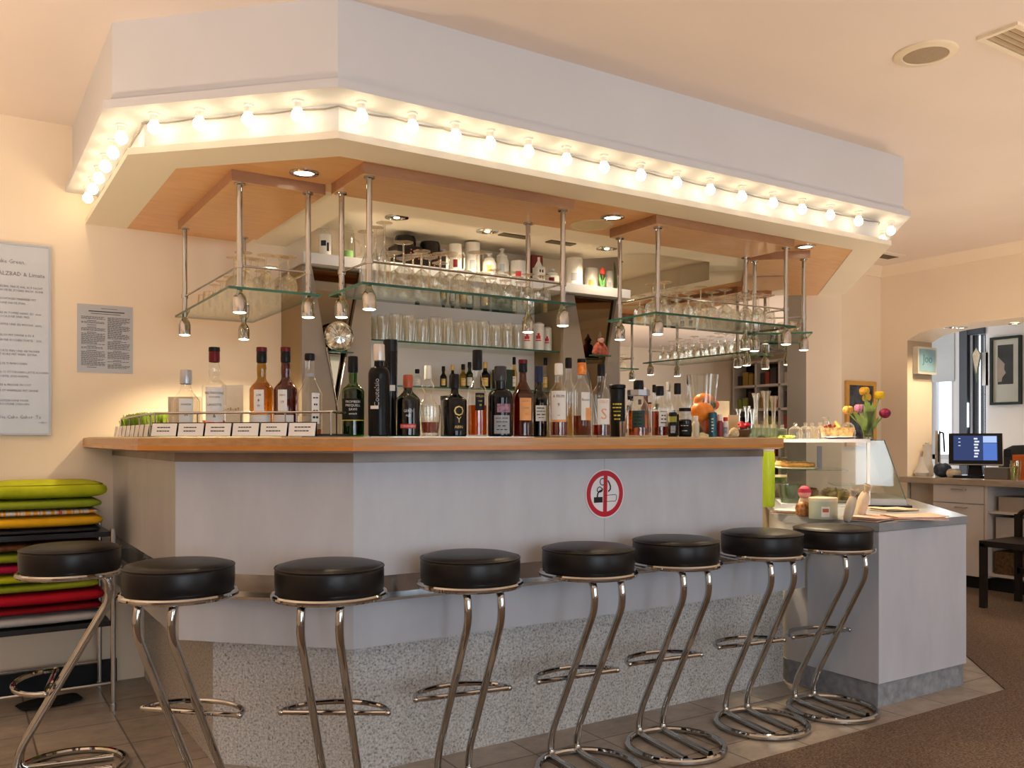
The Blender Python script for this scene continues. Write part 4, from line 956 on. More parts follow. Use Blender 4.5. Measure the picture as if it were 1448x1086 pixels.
# things standing on the back counter before the mirror (seen between bottles)
sh = thing('mirror_shelf', 'shallow ledge along the foot of the wall mirror', 'shelf', (m0[0],m0[1],1.2)); sh.rotation_euler = (0,0,math.atan2(dv.y,dv.x))
MB().box(0, L*.62, -.16, -.002, -.03, 0).build('board', GREYBR, sh); MB().box(.05,.08,-.12,-.002,-1.2,-.03).build('bracket', CHROMED, sh); MB().box(L*.55,L*.55+.03,-.12,-.002,-1.2,-.03).build('bracket', CHROMED, sh)
for k, (x, y0, w, g_) in enumerate(((890,556,13,BOTG),(912,548,12,BROWNG),(925,544,13,BOTG),(944,540,12,BOTG),(974,530,14,BOTG))):
    p = onS(x, SP-.12)
    bottle(x, y0, w, 0, 'half-hidden bottle before the mirror, %s from the left' % ordn[k], pos=p, ZB=1.2, g=g_, liq=(PALEL if k % 2 else None), fill=.4, cap=WHITECAP if k % 2 else BLCAP, capf=.15, lab=PAPER, lz=(.1,.4), lrows=2, group='bottles before the mirror')
p = onS(1018, SP-.10); o = tag(MB().box(-.055,.055,-.01,.01,0,.19).build('menu_card', M('beige_card',(.70,.58,.42),.6,0,.08,30), None, bevel=.002), 'beige folded card standing before the mirror', 'card'); o.location = (p[0],p[1],1.2); o.rotation_euler = (0,0,-PI/4)
p = onS(1012, SP-.26)

# ------------------------------------------------------------------ jars on the white shelf
def jar(x, y0, w, Y, label, mat, kind='jar', cat='jar'):
    X = onY(x, Y); d = dep(X, Y); R = w*d/F/2; h = min(zat(y0, d)-ZJ, 2.30-ZJ)
    o = thing(kind, label, cat, (X,Y,ZJ), 0, 'things on the white shelf'); return o, R, h, math.atan2(-Y,-X)
o, R, h, tc = jar(460,321,20,4.36,'glass bottle with cow picture label at the left end of the white shelf',None,'milk_bottle','bottle')
MB().lathe([(0,.003),(R*.95,0),(R,.006),(R,h*.72),(R*.6,h*.9),(R*.55,h),(0,h)], 20).build('body', BOTG, o)
b = MB().mat(0).patch(R+.001, tc-.9, tc+.9, h*.12, h*.75, 10).mat(1).patch(R+.0016, tc-.6, tc+.1, h*.40, h*.56, 5).patch(R+.0016, tc+.2, tc+.5, h*.25, h*.5, 4).mat(2).patch(R+.0016, tc-.9, tc+.9, h*.05, h*.14, 10); b.build('label', [PAPER, NAVYCAP, M('meadow_print',(.16,.30,.10),.6)], o)
o, R, h, tc = jar(492,318,22,4.36,'tall decorated glass tankard on the white shelf',None,'tankard','tankard')
MB().lathe([(0,.004),(R,0),(R*.96,h*.5),(R*.8,h*.85),(R*.55,h*.9),(R*.5,h),(0,h)], 20).build('body', glass('greyish_glass',(.8,.82,.78),.12,.6,2), o)
MB().tube(fillet([(R*.9,0,h*.2),(R*1.9,0,h*.3),(R*1.8,0,h*.55),(R*.9,0,h*.65)],.02,5), .004, 8).build('handle', GLASS, o)
MB().patch(R+.001, tc-.7, tc+.7, h*.03, h*.3, 8).build('picture', M('meadow_print',(.16,.30,.10),.6), o)
for (x, y0, w, lb) in ((573,335,38,'left of two black lacquer boxes on the white shelf'),(608,343,36,'right of two black lacquer boxes on the white shelf')):
    o, R, h, tc = jar(x, y0, w, 4.42, lb, None, 'lacquer_box', 'box')
    BX = M('black_lacquer',(.014,.011,.010),.22)
    MB().box(-R,R,-R*.8,R*.8,0,h*.7).build('box', BX, o, bevel=.004); MB().lathe([(R*.8,h*.7),(R*.8,h*.93),(R*.72,h),(0,h)], 26).build('lid', BX, o)
    b = MB(); rr_ = random.Random(int(x))
    for k in range(14):
        a_ = rr_.uniform(-R*.6,R*.7); z_ = rr_.uniform(h*.2,h*.6); b.box(a_, a_+.008, -R*.8-.0012, -R*.8, z_, z_+.006)
    b.build('painting', M('red_gold_print',(.45,.12,.03),.5,0,.6,90), o)
WJ = [(626,352,20,'squat cream jar beside the black boxes',0),(644,346,18,'white mug with red crest on the white shelf',1),(668,343,22,'white mug with dark red ornament on the white shelf',1),(692,357,20,'white round-lidded jar right of the ornamented mug',0),(710,350,20,'taller white jar with knob lid left of the pole',0),(733,370,23,'plain white mug beside the rack pole',1),(780,380,22,'round white jar with blue grey speckles',0),(812,366,24,'tall white cylinder with small drawing on the shelf',2),(836,380,20,'cream patterned tin near the end of the white shelf',2),(862,384,11,'narrow white vase beside the red tulip',2)]
for k, (x, y0, w, lb, ty) in enumerate(WJ):
    o, R, h, tc = jar(x, y0, w, 4.38 if k % 2 else 4.42, lb, None, ('jar','mug','tin')[ty], ('jar','mug','tin')[ty])
    if ty == 0:
        MB().lathe([(0,0),(R*.85,0),(R,h*.15),(R,h*.6),(R*.75,h*.72)], 22).build('body', PORC, o); MB().lathe([(R*.78,h*.72),(R*.8,h*.76),(R*.3,h*.84),(R*.25,h*.9),(R*.45,h*.95),(0,h)], 20).build('lid', PORC, o)
    elif ty == 1:
        MB().lathe([(0,0),(R*.95,0),(R,.005),(R,h),(R*.94,h),(R*.93,h*.1),(0,h*.1)], 22).build('body', PORC, o)
        MB().tube(fillet([(R*.95,0,h*.2),(R*1.6,0,h*.25),(R*1.6,0,h*.75),(R*.95,0,h*.8)],.02,5), .005, 8).build('handle', PORC, o)
    else:
        MB().lathe([(0,0),(R,0),(R,h*.97),(R*.96,h),(0,h)], 24).build('body', PORC, o)
    b = MB().patch(R+.0008, tc-.35, tc+.35, h*.25, h*.5, 6); b.build('motif', [REDP, REDCAP, GREYP, GOLDP, M('soft_blue_print',(.40,.46,.52),.6)][k % 5], o)
o, R, h, tc = jar(757,362,18,4.46,'dark red upright box behind the house-shaped bottle',None,'gift_box','box'); MB().box(-R,R,-R*.6,R*.6,0,h).build('box', M('dark_red_box',(.17,.012,.014),.5), o, bevel=.002)
o, R, h, tc = jar(762,364,13,4.34,'white bottle shaped like a narrow house',None,'house_bottle','bottle')
MB().box(-R,R,-R,R,0,h*.62).build('body', PORC, o, bevel=.002); MB().lathe([(R*1.2,h*.62),(R*.5,h*.82),(R*.35,h*.86),(R*.35,h),(0,h)], 4).build('roof', PORC, o)
b = MB(); 
for z_ in (.2,.42): b.box(-R*.5,-R*.15,-R-.001,-R,h*z_,h*(z_+.1)).box(R*.15,R*.5,-R-.001,-R,h*z_,h*(z_+.1))
b.build('windows', INK, o)
o, R, h, tc = jar(852,379,12,4.32,'single red tulip with green leaves on the shelf',None,'tulip','flower')
LEAF = M('leaf_green',(.07,.22,.06),.5,0,.25,30)
MB().tube([(0,0,0),(.002,0,h*.4),(0,0,h*.75)], .003, 6).build('stalk', LEAF, o); MB().lathe([(0,h*.70),(R*.5,h*.74),(R*.6,h*.85),(R*.35,h),(0,h*.96)], 10).build('flower_head', M('tulip_red',(.62,.04,.02),.5), o)
def leafmesh(b, p0, p1, w, bend=(0,0,0), n=6):
    p0, p1 = Vector(p0), Vector(p1); bd = Vector(bend); ax = (p1-p0); sd = ax.cross(Vector((.5373,.8434,.1))).normalized(); rows = []
    for i in range(n+1):
        f = i/n; c = p0+ax*f+bd*(4*f*(1-f)); hw = w*math.sin(PI*min(1,f*.9+.08))
        rows.append((b.bm.verts.new(c-sd*hw), b.bm.verts.new(c+Vector((0,-.002,0))), b.bm.verts.new(c+sd*hw)))
    for A, B in zip(rows, rows[1:]):
        b._f([A[0],A[1],B[1],B[0]]); b._f([A[1],A[2],B[2],B[1]])
b = MB(); leafmesh(b, (0,0,0), (-.03,0,h*.8), .008); leafmesh(b, (0,0,0), (.012,-.01,h*.6), .008); b.build('leaves', LEAF, o)
o, R, h, tc = jar(871,362,9,4.40,'thin green reed stalk at the right end of the white shelf',None,'reed','plant')
MB().tube([(0,0,0),(-.006,0,h*.6),(-.014,0,h)], [.010,.008,.002], 8).build('stalk', M('reed_green',(.20,.26,.12),.6), o)

# ================================================================== WALL ITEMS
MENUF = M('silver_frame', (.45,.47,.50), .45, .2)
mx0, mx1 = -.20, onY(70, YB); mz1 = zat(351, dep(mx1,YB)); mz0 = zat(614, dep(mx1,YB))
o = thing('menu_board', 'tall white handwritten menu board on the wall at left', 'menu board', (mx1,YB-.0004,mz0))
W, Hh = mx1-mx0, mz1-mz0
MB().box(-W,0,-.012,0,0,Hh).build('board', M('blue_white_board',(.58,.61,.66),.25,0,.03,6), o)
b = MB().frame(-W-.004,.004,-.004,Hh+.004,.008,-.016,0); b.build('frame', MENUF, o)
def mz(y): return zat(y, dep(.25,YB))-mz0
xl = onY(-3, YB)-mx1
TL = [('uke Green.',.026,374,0),('ALZBAD & Limate',.0265,391,0),('NEZBRI, FREUE HAL AUF FACHT',.0135,408,0),('HAUSE BE ZUGRES BACH  KUHE',.0135,413,0),('FISCHTAGES MARKREB MIT',.0135,425,0),('OHNE HAUSE FUHL ..',.0135,431,0),('TEE IN TOFFEE HAND ZU  stew',.0135,445,0),('COCA JUGE SIND FREI',.0135,450,0),('KAFFEE UND EIS MOCHA  extra',.0135,461,0),('MILCH MIT SAHNE & EIS B.',.0135,476,0),('GRUNE KUCHEN TORTE ·  XXL',.0135,483,0),('TORTE FEIN UND AB FACHER',.0135,498,0),('ET KURZ MIT WEIN  EXTRA',.0135,503,0),('ALTE TURMKUCHEN',.0135,516,0),('AB 12 STÜCKCHEN LATTE KUCHEN',.0135,528,0),('TORTEL SÜSS WAFFEL',.0135,534,0),('TEE & FRISCHE FRUCHT',.0135,546,0),('MI ET WAFFELEIS MIT SAHNE',.0135,554,0),('KAFFEEBOHNE MIXER',.0135,568,0),('TROCKENE STANGEN',.0135,573,0),('Die Cabo Gabor  Tx',.022,592,0),('~m~',.020,599,.16)]
def fitw(s): return s
join_text('handwriting', [(s, size, Matrix.Translation((xl+dx,-.0128,mz(y))) @ Matrix.Rotation(PI/2,4,'X') @ Matrix.Diagonal((.92,1,1,1)), 'LEFT') for s, size, y, dx in TL], M('grey_marker',(.24,.225,.22),.6), o)
nx0, nx1 = onY(109,YB), onY(187.5,YB); nz1 = zat(429, dep(nx0,YB)); nz0 = zat(526, dep(nx0,YB))
o = thing('notice_sheet', 'grey two-column printed notice in a plastic sleeve on the wall', 'notice', (nx0,YB-.0004,nz0))
W, Hh = nx1-nx0, nz1-nz0
MB().box(0,W,-.003,0,0,Hh).build('sheet', M('grey_notice',(.46,.46,.48),.3,0,.03,5), o)
b = MB(); rr_ = random.Random(9); MW = W*.86
b.box(W*.2,W*.85,-.0036,-.003,Hh*.895,Hh*.91); b.box(W*.24,W*.78,-.0036,-.003,Hh*.865,Hh*.873); b.box(W*.42,W*.72,-.0036,-.003,Hh*.945,Hh*.951)
for (ca, cb) in ((.07,.50),(.54,.95)):
    z_ = .82
    while z_ > .07:
        if rr_.random() < .13: z_ -= .013; b.box(W*(ca+.1),W*(cb-.16),-.0036,-.003,Hh*z_-.0012,Hh*z_+.0012); z_ -= .018; continue
        e = cb-rr_.choice((0,0,0,.05,.15)); xx = ca
        while xx < e-.02:
            ww = rr_.uniform(.02,.07); b.box(W*xx,W*min(e,xx+ww),-.0036,-.003,Hh*z_-.0011,Hh*z_+.0011); xx += ww+.009
        z_ -= .0155
b.build('print', M('grey_ink',(.07,.07,.07),.6), o)
px0, px1 = onY(1194,4.65), onY(1236,4.65); pz1 = zat(538, dep(px0,4.65)); pz0 = 1.10
o = thing('framed_picture', 'small picture with yellow wooden frame and dark floral print', 'picture', (px0,4.648,pz0))
W, Hh = px1-px0, pz1-pz0; fr = .036
b = MB().frame(0,W,0,Hh,fr,-.022,0); b.build('frame', M('honey_frame',(.70,.38,.08),.4,0,.1,12), o)
MB().box(fr*.8,W-fr*.8,-.010,0,fr*.8,Hh-fr*.8).build('print', M('dark_floral_print',(.07,.08,.10),.35,0,.8,14), o)
b = MB()
for k, (fx_, fz_, r_) in enumerate(((.68,.78,.035),(.78,.76,.03),(.6,.74,.025),(.35,.55,.03))):
    b.lathe([(0,-.001),(r_,0)], 12, (0,0,0)); bmesh.ops.transform(b.bm, matrix=Matrix.Translation((W*fx_,-.0115,Hh*fz_)) @ Matrix.Rotation(PI/2,4,'X'), verts=b.bm.verts[-13:])
b.build('flowers', M('yellow_print_flower',(.75,.45,.04),.5), o)
# no smoking sign
o = thing('no_smoking_sign', 'round red no smoking sticker on the bar front', 'sign', (2.158,2.7085,.948))
def disc(b, pts, y): b._f([b.bm.verts.new((p[0],y,p[1])) for p in pts])
b = MB(); b.extrude([(.0955*math.cos(2*PI*k/64),-.001,.0955*math.sin(2*PI*k/64)) for k in range(64)], (0,.001,0)); b.build('disc', M('sticker_white',(.78,.79,.82),.35), o)
b = MB(); n = 64
for k in range(n):
    t0, t1 = 2*PI*k/n, 2*PI*(k+1)/n
    b._f([b.bm.verts.new((r*math.cos(t_),-.0016,r*math.sin(t_))) for r, t_ in ((.071,t0),(.091,t0),(.091,t1),(.071,t1))])
b.extrude([(-.0105,-.0022,-.074),(.0085,-.0022,-.074),(.0125,-.0022,.074),(-.0065,-.0022,.074)], (0,.0004,0)); b.build('ring_and_bar', M('sign_red',(.50,.006,.025),.35), o)
b = MB(); b.extrude([(-.055,-.0016,-.034),(-.012,-.0016,-.034),(-.012,-.0016,-.012),(-.055,-.0016,-.012)], (0,.0004,0))
def stroke(pts, r=.0018): b.tube([(p[0],-.0014,p[1]) for p in pts], r, 6)
def arc(cx, cz, rx, rz, a0, a1, n=16): return [(cx+rx*math.cos(math.radians(a0+(a1-a0)*k/n)), cz+rz*math.sin(math.radians(a0+(a1-a0)*k/n))) for k in range(n+1)]
stroke(fillet([(-.005,-.031,0),(.056,-.031,0),(.060,-.005,0),(-.005,-.005,0)], .008, 4) and [(-.005,-.031),(.052,-.031),(.057,-.024),(.058,-.010),(.054,-.005),(-.005,-.007)], .0012)
stroke(arc(-.026,.018,.014,.011,-160,20)[::-1]+[] , .0018); stroke(arc(-.027,.014,.012,.013,20,200), .0018); stroke(arc(-.014,-.008,.024,.022,90,190), .003)
stroke(arc(-.012,.047,.013,.013,60,300), .0018); stroke([(.014,.052),(.022,.040),(.027,.028),(.026,.016),(.016,.008)], .003)
b.build('cigarette_and_smoke', INK, o)

# ================================================================== STOOLS
def make_stool(label):
    t = thing('bar_stool', label, 'bar stool', (0,0,0), 0, 'chrome bar stools along the bar')
    R = .160
    pr = [(0,.704),(R*.98,.704),(R,.710),(R+.002,.735),(R+.002,.770),(R-.001,.779),(R-.007,.786),(R-.03,.792),(R*.5,.797),(0,.798)]
    cu = MB().lathe(pr, 48).build('seat', BLACKV, t, smooth=50)
    MB().tube(circle((0,0,.7805), R+.0005, 48), .0032, 8, True).build('piping', BLACKV, cu)
    MB().tube(circle((0,0,.697), R+.004, 56), .0105, 10, True).build('seat_ring', CHROME, t)
    MB().lathe([(0,.700),(R*.97,.700),(R*.97,.692),(0,.690)], 32).build('seat_plate', BLACK, t)
    for s_ in (-1, 1):
        p = fillet([(s_*.056,-.135,.0125),(s_*.056,.168,.0125),(s_*.056,.155,.10),(s_*.056,-.128,.60),(s_*.056,-.118,.685),(s_*.056,-.06,.6925)], .075, 8)
        MB().tube(p, .0125, 12).build('leg', CHROME, t)
    MB().tube(circle((0,0,.0125), .178, 56), .0125, 10, True).build('base_ring', CHROME, t)
    y0 = .062; pts = [(-.165,y0,.32),(.165,y0,.32)]
    b = MB().tube(pts, .0085, 10); b.tube([(.165*math.cos(a), y0+.115*math.sin(a), .32) for a in [PI*k/20 for k in range(21)]], .0085, 10)
    b.ball((-.165,y0,.32), .011, 10, 6).ball((.165,y0,.32), .011, 10, 6); b.build('footrest', CHROME, t)
    for (x_, y_) in ((.14,.1),(-.14,.1),(0,-.178)): pass
    return t
ST = [(.345,3.42,-112,'black-topped chrome bar stool in front of the cushion rack'),(.574,2.775,12,'second bar stool from the left, at the bar corner panel'),(.955,2.52,1,'third bar stool from the left, before the short angled front'),(1.414,2.471,-24,'fourth bar stool from the left, left of the no smoking sign'),(1.871,2.440,-28,'fifth bar stool from the left, just left below the no smoking sign'),(2.291,2.449,-25.6,'third bar stool from the right, right below the no smoking sign'),(2.762,2.451,-23.6,'second bar stool from the right end of the bar'),(3.165,2.42,-26.5,'rightmost bar stool against the low end counter')]
s0 = None
for (x, y, F_, lb) in ST:
    rz = math.radians(-32.5-F_)          # local +Y leans toward the heading F_ (clockwise from the camera's forward)
    if s0 is None: s0 = make_stool(lb); s0.location = (x,y,.006 if y < 2.19 else 0); s0.rotation_euler = (0,0,rz)
    else: dup(s0, (x,y,0), rz, lb)

# ================================================================== CUSHION RACK
t = thing('cushion_rack', 'black two-shelf metal rack stacked with cushions', 'rack', (.26,4.27,0))
RX0, RX1, RY0, RY1 = -.12, .575, 4.08, 4.50
for (x, y) in ((RX0,RY0),(RX1,RY0),(RX0,RY1),(RX1,RY1)): loc(MB().tube([(x,y,0),(x,y,.778)], .011, 10).tube([(x,y,0),(x,y,.03)], .014, 10).build('leg', CHROMED, t), t)
for z in (.768,.385): loc(MB().box(RX0+.01,RX1-.01,RY0+.004,RY1-.004,z-.022,z).build('shelf', DARKMET, t, bevel=.003), t)
loc(MB().tube([(RX0,RY0,.12),(RX1,RY0,.12)], .008, 8).build('stretcher', CHROMED, t), t); loc(MB().tube([(RX0,RY1,.12),(RX1,RY1,.12)], .008, 8).build('stretcher', CHROMED, t), t)
def fab(name, c, var=.12): return M(name, c, .9, 0, var, 14, .35, 45, spec=.15)
LIME = fab('lime_fabric',(.42,.46,.015)); GRN = fab('olive_green_fabric',(.24,.30,.02)); YEL = fab('mustard_fabric',(.68,.36,.012)); REDF = fab('red_fabric',(.42,.008,.02)); DRED = fab('dark_red_fabric',(.20,.006,.012)); GRYF = fab('pale_grey_fabric',(.42,.41,.40)); CRIM = fab('crimson_fabric',(.34,.01,.05)); DARKF = fab('dark_patterned_fabric',(.12,.05,.02),.8); NAVYF = fab('dark_navy_fabric',(.03,.03,.035))
def stripes():
    m, nt, out = nodes('striped_patchwork_fabric'); p = pbr(nt, out, .9, spec=.15); v = coord(nt, (1,0.02,.02))
    n = noise(nt, v, 26, 2); nt.links.new(ramp(nt, n, [(.36,(.65,.30,.03)),(.46,(.50,.48,.46)),(.54,(.62,.28,.03)),(.60,(.45,.46,.48)),(.66,(.50,.10,.06))]), p.inputs['Base Color'])
    for l in list(nt.links):
        if l.to_node.type == 'VALTORGB': l.to_node.color_ramp.interpolation = 'CONSTANT'
    return m
STRIPE = stripes()
def cushion(z0, h, mat, w, dpt, dx, label, y0=4.085, e2=.66, seam=False, rz=0):
    o = thing('cushion', label, 'cushion', (.315+dx, y0+dpt/2, z0), rz, 'folded cushions on the rack')
    MB().sup((0,0,h/2), w, dpt, h, .22, e2, 44, 14, .012).build('cover', mat, o, smooth=80)
    if seam:
        pts = []
        for k in range(60):
            tt = 2*PI*k/60; x_ = math.copysign(abs(math.cos(tt))**.22, math.cos(tt)); y_ = math.copysign(abs(math.sin(tt))**.22, math.sin(tt)); pts.append((w/2*x_*.922, dpt/2*y_*.922, h*.785))
        MB().tube(pts, .0025, 6, True).build('piping', fab('dark_lime_piping',(.16,.18,.01)), o)
    return z0+h
z = .768
z = cushion(z, .022, NAVYF, .44, .38, 0, 'thin dark cushion lying directly on the top shelf')
z = cushion(z-.002, .058, YEL, .46, .40, -.0, 'mustard yellow cushion near the bottom of the upper stack')
z = cushion(z-.004, .026, STRIPE, .43, .38, 0, 'thin striped patchwork cushion between yellow and green ones')
z = cushion(z-.002, .046, GRN, .44, .39, .005, 'olive green cushion second from the top of the upper stack')
z = cushion(z-.004, .078, LIME, .47, .40, .012, 'thick lime green cushion on top of the upper stack', seam=True)
z = .385
z = cushion(z, .052, GRYF, .45, .38, 0, 'pale grey cushion at the bottom of the lower stack')
z = cushion(z-.002, .036, DRED, .45, .38, 0, 'dark red cushion above the pale grey one')
z = cushion(z-.003, .062, REDF, .47, .39, .0, 'bright red cushion in the lower stack')
z = cushion(z-.003, .040, GRN, .45, .38, -.01, 'olive cushion lying on the bright red one')
z = cushion(z-.002, .044, LIME, .40, .38, -.04, 'lime cushion in the middle of the lower stack')
z = cushion(z-.002, .044, CRIM, .38, .38, -.05, 'crimson cushion in the lower stack')
z = cushion(z-.002, .048, GRN, .40, .38, -.04, 'green cushion second from the top of the lower stack')
z = cushion(z-.002, .040, DARKF, .45, .38, 0, 'dark patterned cushion on top of the lower stack')

p = zplane(78, 1018, 0); o = tag(MB().sup((0,0,.012), .26, .14, .024, .5, .8, 30, 10, .1).build('cloth_bag', M('black_cloth_bag',(.012,.012,.012),.8)), 'flat black bag lying on the tiles under the cushion rack', 'bag'); o.location = (p[0],p[1]+.25,0); o.rotation_euler = (0,0,.2)
# ================================================================== END COUNTER THINGS
# display case stands square to the far pilaster: u runs right, v runs away
def uv(u, v, o_=(3.786,3.214)): return (o_[0]+S2*u+S2*v, o_[1]-S2*u+S2*v)
CW, CD, CH = .62, .55, .362
pr0 = uv(0,0)
o = thing('display_case', 'glass cake display case with sloping right side', 'display case', (pr0[0],pr0[1],ZL), -PI/4)
uP = .432
MB().box(-.01,uP,0,CD,0,.012).build('floor_plate', WHITE, o)
MB().extrude([(uP,0,0),(CW+.012,0,0),(CW+.0,0,.045),(uP,0,.045)], (0,CD,0)).build('plinth', M('grey_plinth',(.42,.43,.45),.4), o)
MB().box(uP-.01,CW+.03,-.012,CD,-.0005,.012).build('plinth_foot', BLACK, o)
MB().box(-.02,uP+.012,-.006,CD,CH-.018,CH).build('top_plate', M('white_case_top',(.74,.74,.76),.35), o)
CG = glass('case_glass',(.93,.95,.91),.022,.35,3)
MB().box(-.01,uP,0,.004,.012,CH-.018).build('front_glass', CG, o)
MB().extrude([(uP+.012,.002,.045),(CW,.002,.045),(.515,.002,CH-.008),(uP+.012,.002,CH-.008)], (0,.004,0)).build('side_glass', CG, o)
MB().extrude([(CW,0,.045),(.515,0,CH-.008),(.518,0,CH-.008),(CW+.004,0,.045)], (0,CD,0)).build('sloping_glass', CG, o)
b = MB(); b.tube([(CW,.0,.045),(.515,.0,CH-.006),(uP+.01,.0,CH-.006)], .0025, 6); b.build('glass_edging', M('dark_glass_edge',(.10,.13,.11),.2), o)
MB().box(uP-.004,uP+.012,-.006,.012,0,CH).build('post', M('pale_post',(.70,.70,.66),.3,.2), o)
MB().box(0,.34,.03,CD-.02,.19,.196).build('glass_shelf', [SHELFG], o)
MB().box(.30,.425,.20,CD-.02,.10,.104).build('glass_shelf', [SHELFG], o)
def on_case(u, v, z): p = uv(u, v); return (p[0], p[1], ZL+z)
# contents: pie on the shelf, cake below
def pastry(u, v, z, label, r=.085, h=.03, col=(.55,.28,.08)):
    p = on_case(u, v, z); o = thing('pastry', label, 'cake', p, 0, 'cakes in the display case')
    MB().lathe([(0,0),(r,0),(r*1.15,.006),(r*1.12,.009),(0,.006)], 28).build('plate', PORC, o)
    b = MB().lathe([(0,.007),(r*.85,.007),(r*.95,h*.6),(r*.9,h),(r*.5,h*1.05),(0,h*1.1)], 30); b.build('crust', M('golden_crust%d' % int(col[0]*100),col,.7,0,.4,30,.6,60), o)
    b = MB(); rr_ = random.Random(int(u*1000+z*100))
    for k in range(16):
        a_, q_ = rr_.uniform(0,2*PI), rr_.uniform(0,r*.75); b.ball((q_*math.cos(a_),q_*math.sin(a_),h*1.05), (.012,.010,.007), 8, 5)
    b.build('topping', M('almond_topping',(.72,.52,.28),.7,0,.3,30), o); return o
pastry(.09, .14, .1965, 'golden layered pastry plate on the case shelf', .10, .034)
pastry(.03, .36, .1965, 'second pastry plate further back on the case shelf', .09, .03, (.62,.42,.2))
pastry(.13, .30, .0125, 'dark cut cake on the floor of the display case', .09, .07, (.34,.14,.05))
pastry(.30, .24, .0125, 'yellow cream cake on the floor of the case', .08, .06, (.60,.42,.14))
p = on_case(.045, .09, .0125); o = tag(MB().lathe([(0,.004),(.045,0),(.06,.05),(.062,.10),(.058,.10),(.055,.05),(.04,.01),(0,.01)], 24).build('glass_jar', glass('green_jar_glass',(.50,.66,.52),.1,.5,2)), 'greenish glass jar at the left of the display case', 'jar'); o.location = p
p = on_case(.225, .30, .1965); o = tag(MB().box(-.013,.013,-.006,.006,0,.125).build('price_stand', M('lilac_card',(.46,.42,.58),.5), None, bevel=.001), 'upright lilac card standing in the display case', 'card'); o.location = p; o.rotation_euler = (0,0,-PI/4)
for k, (u_, v_, r_, h_) in enumerate(((.20,.08,.038,.07),(.265,.10,.032,.085),(.36,.14,.036,.06))):
    p = on_case(u_, v_, .0125); o = tag(MB().lathe([(0,.004),(r_*.5,.002),(r_*.9,h_*.3),(r_,h_*.7),(r_*.8,h_),(r_*.75,h_),(r_*.94,h_*.7),(r_*.84,h_*.3),(0,.01)], 20).build('dessert_glass', GLASS), 'clear dessert glass on the floor of the display case, %s from the left' % ordn[k], 'glass', 'dessert glasses in the case'); o.location = p
    MB().lathe([(0,.012),(r_*.8,h_*.3),(r_*.88,h_*.55),(0,h_*.62)], 18).build('cream', M('vanilla_cream',(.66,.50,.26),.6,0,.2,30), o)
# lime cup and others on the counter in front of the case
def zl_at(x, y): return zplane(x, y, ZL)
p = zl_at(1084, 712); d = dep(*p); R = 11.2*d/F
p = (p[0]*.955, p[1]*.955); R *= .955
o = thing('lime_flask', 'tall lime green flask at the end of the bar', 'flask', (*p,ZL)); LG = M('lime_enamel',(.30,.40,.008),.3,0,.04,5)
MB().lathe([(0,0),(R*.95,0),(R,.006),(R,.28),(R*.93,.295)], 28).build('body', LG, o); MB().lathe([(R*.95,.295),(R*.95,.325),(R*.9,.33),(0,.33)], 28).build('lid', M('grey_lid',(.35,.33,.32),.4), o)
p = zplane(1164, 733, ZL); d = dep(*p)
o = thing('gift_tin', 'pale green round tin with small picture on the end counter', 'tin', (*p,ZL)); R = 19.5*d/F; h = 29*d/F
MB().lathe([(0,0),(R*.98,0),(R,.003),(R,h*.9)], 32).build('body', M('pale_green_tin',(.46,.52,.42),.4,0,.04,8), o); MB().lathe([(R*1.01,h*.86),(R*1.01,h),(R*.98,h+.002),(0,h+.002)], 32).build('lid', M('cream_tin_lid',(.66,.60,.44),.4), o)
tc = math.atan2(-p[1],-p[0]); b = MB().mat(0).patch(R+.0008, tc-.12, tc+.45, h*.12, h*.62, 6).mat(1).patch(R+.0012, tc-.04, tc+.38, h*.35, h*.52, 6); b.build('picture', [PAPER, M('brick_print',(.45,.14,.08),.6)], o)
p2 = zplane(1136, 731, ZL); o = thing('snack_bag', 'small printed bag of sweets left of the tin', 'bag', (*p2,ZL))
MB().sup((0,0,.036), .075, .05, .072, .5, .7, 24, 10).build('bag', M('sweets_bag',(.42,.17,.06),.4,0,.7,60), o)
p2 = zplane(1125, 742, ZL)
o = thing('pink_figurine', 'little pink-faced doll behind the green tin', 'figurine', (p[0]+.02,p[1]+.12,ZL)); MB().lathe([(0,0),(.03,0),(.034,.05),(.022,.085),(0,.09)], 16).build('body', M('cream_cloth',(.66,.52,.40),.8), o); MB().ball((0,0,.108), (.030,.028,.028)).build('head', M('doll_pink2',(.70,.30,.28),.5,0,.2,40), o); MB().lathe([(.031,.112),(.026,.13),(.01,.142),(0,.143)], 14).build('hat', M('crimson_felt',(.45,.03,.08),.7), o)
# paper gift bags
for k, (x, y, rz_, h_) in enumerate(((1197,738,.5,.155),(1213,732,.9,.16))):
    p2 = zplane(x, y, ZL); o = thing('gift_bag', ('cream cloth gift bag leaning right of the tin','cream cloth gift bag furthest right beside the case post')[k], 'bag', (*p2,ZL), rz_, 'cloth gift bags')
    b = MB(); b.sup((0,0,h_*.40), .085, .04, h_*.8, .6, .75, 26, 12); b.build('pouch', M('cream_linen',(.60,.50,.38),.85,0,.12,20,.3,60), o); b = MB()
    b.lathe([(.010,h_*.76),(.014,h_*.80),(.030,h_*.98),(.028,h_)], 14, sq=.6); b.build('gathered_neck', M('cream_linen',(.60,.50,.38),.85), o)
    MB().tube(circle((0,0,h_*.78), .012, 16), .003, 6, True).build('ribbon', M('tan_ribbon',(.45,.25,.15),.6), o); o.rotation_euler = (.25,-.18,rz_)
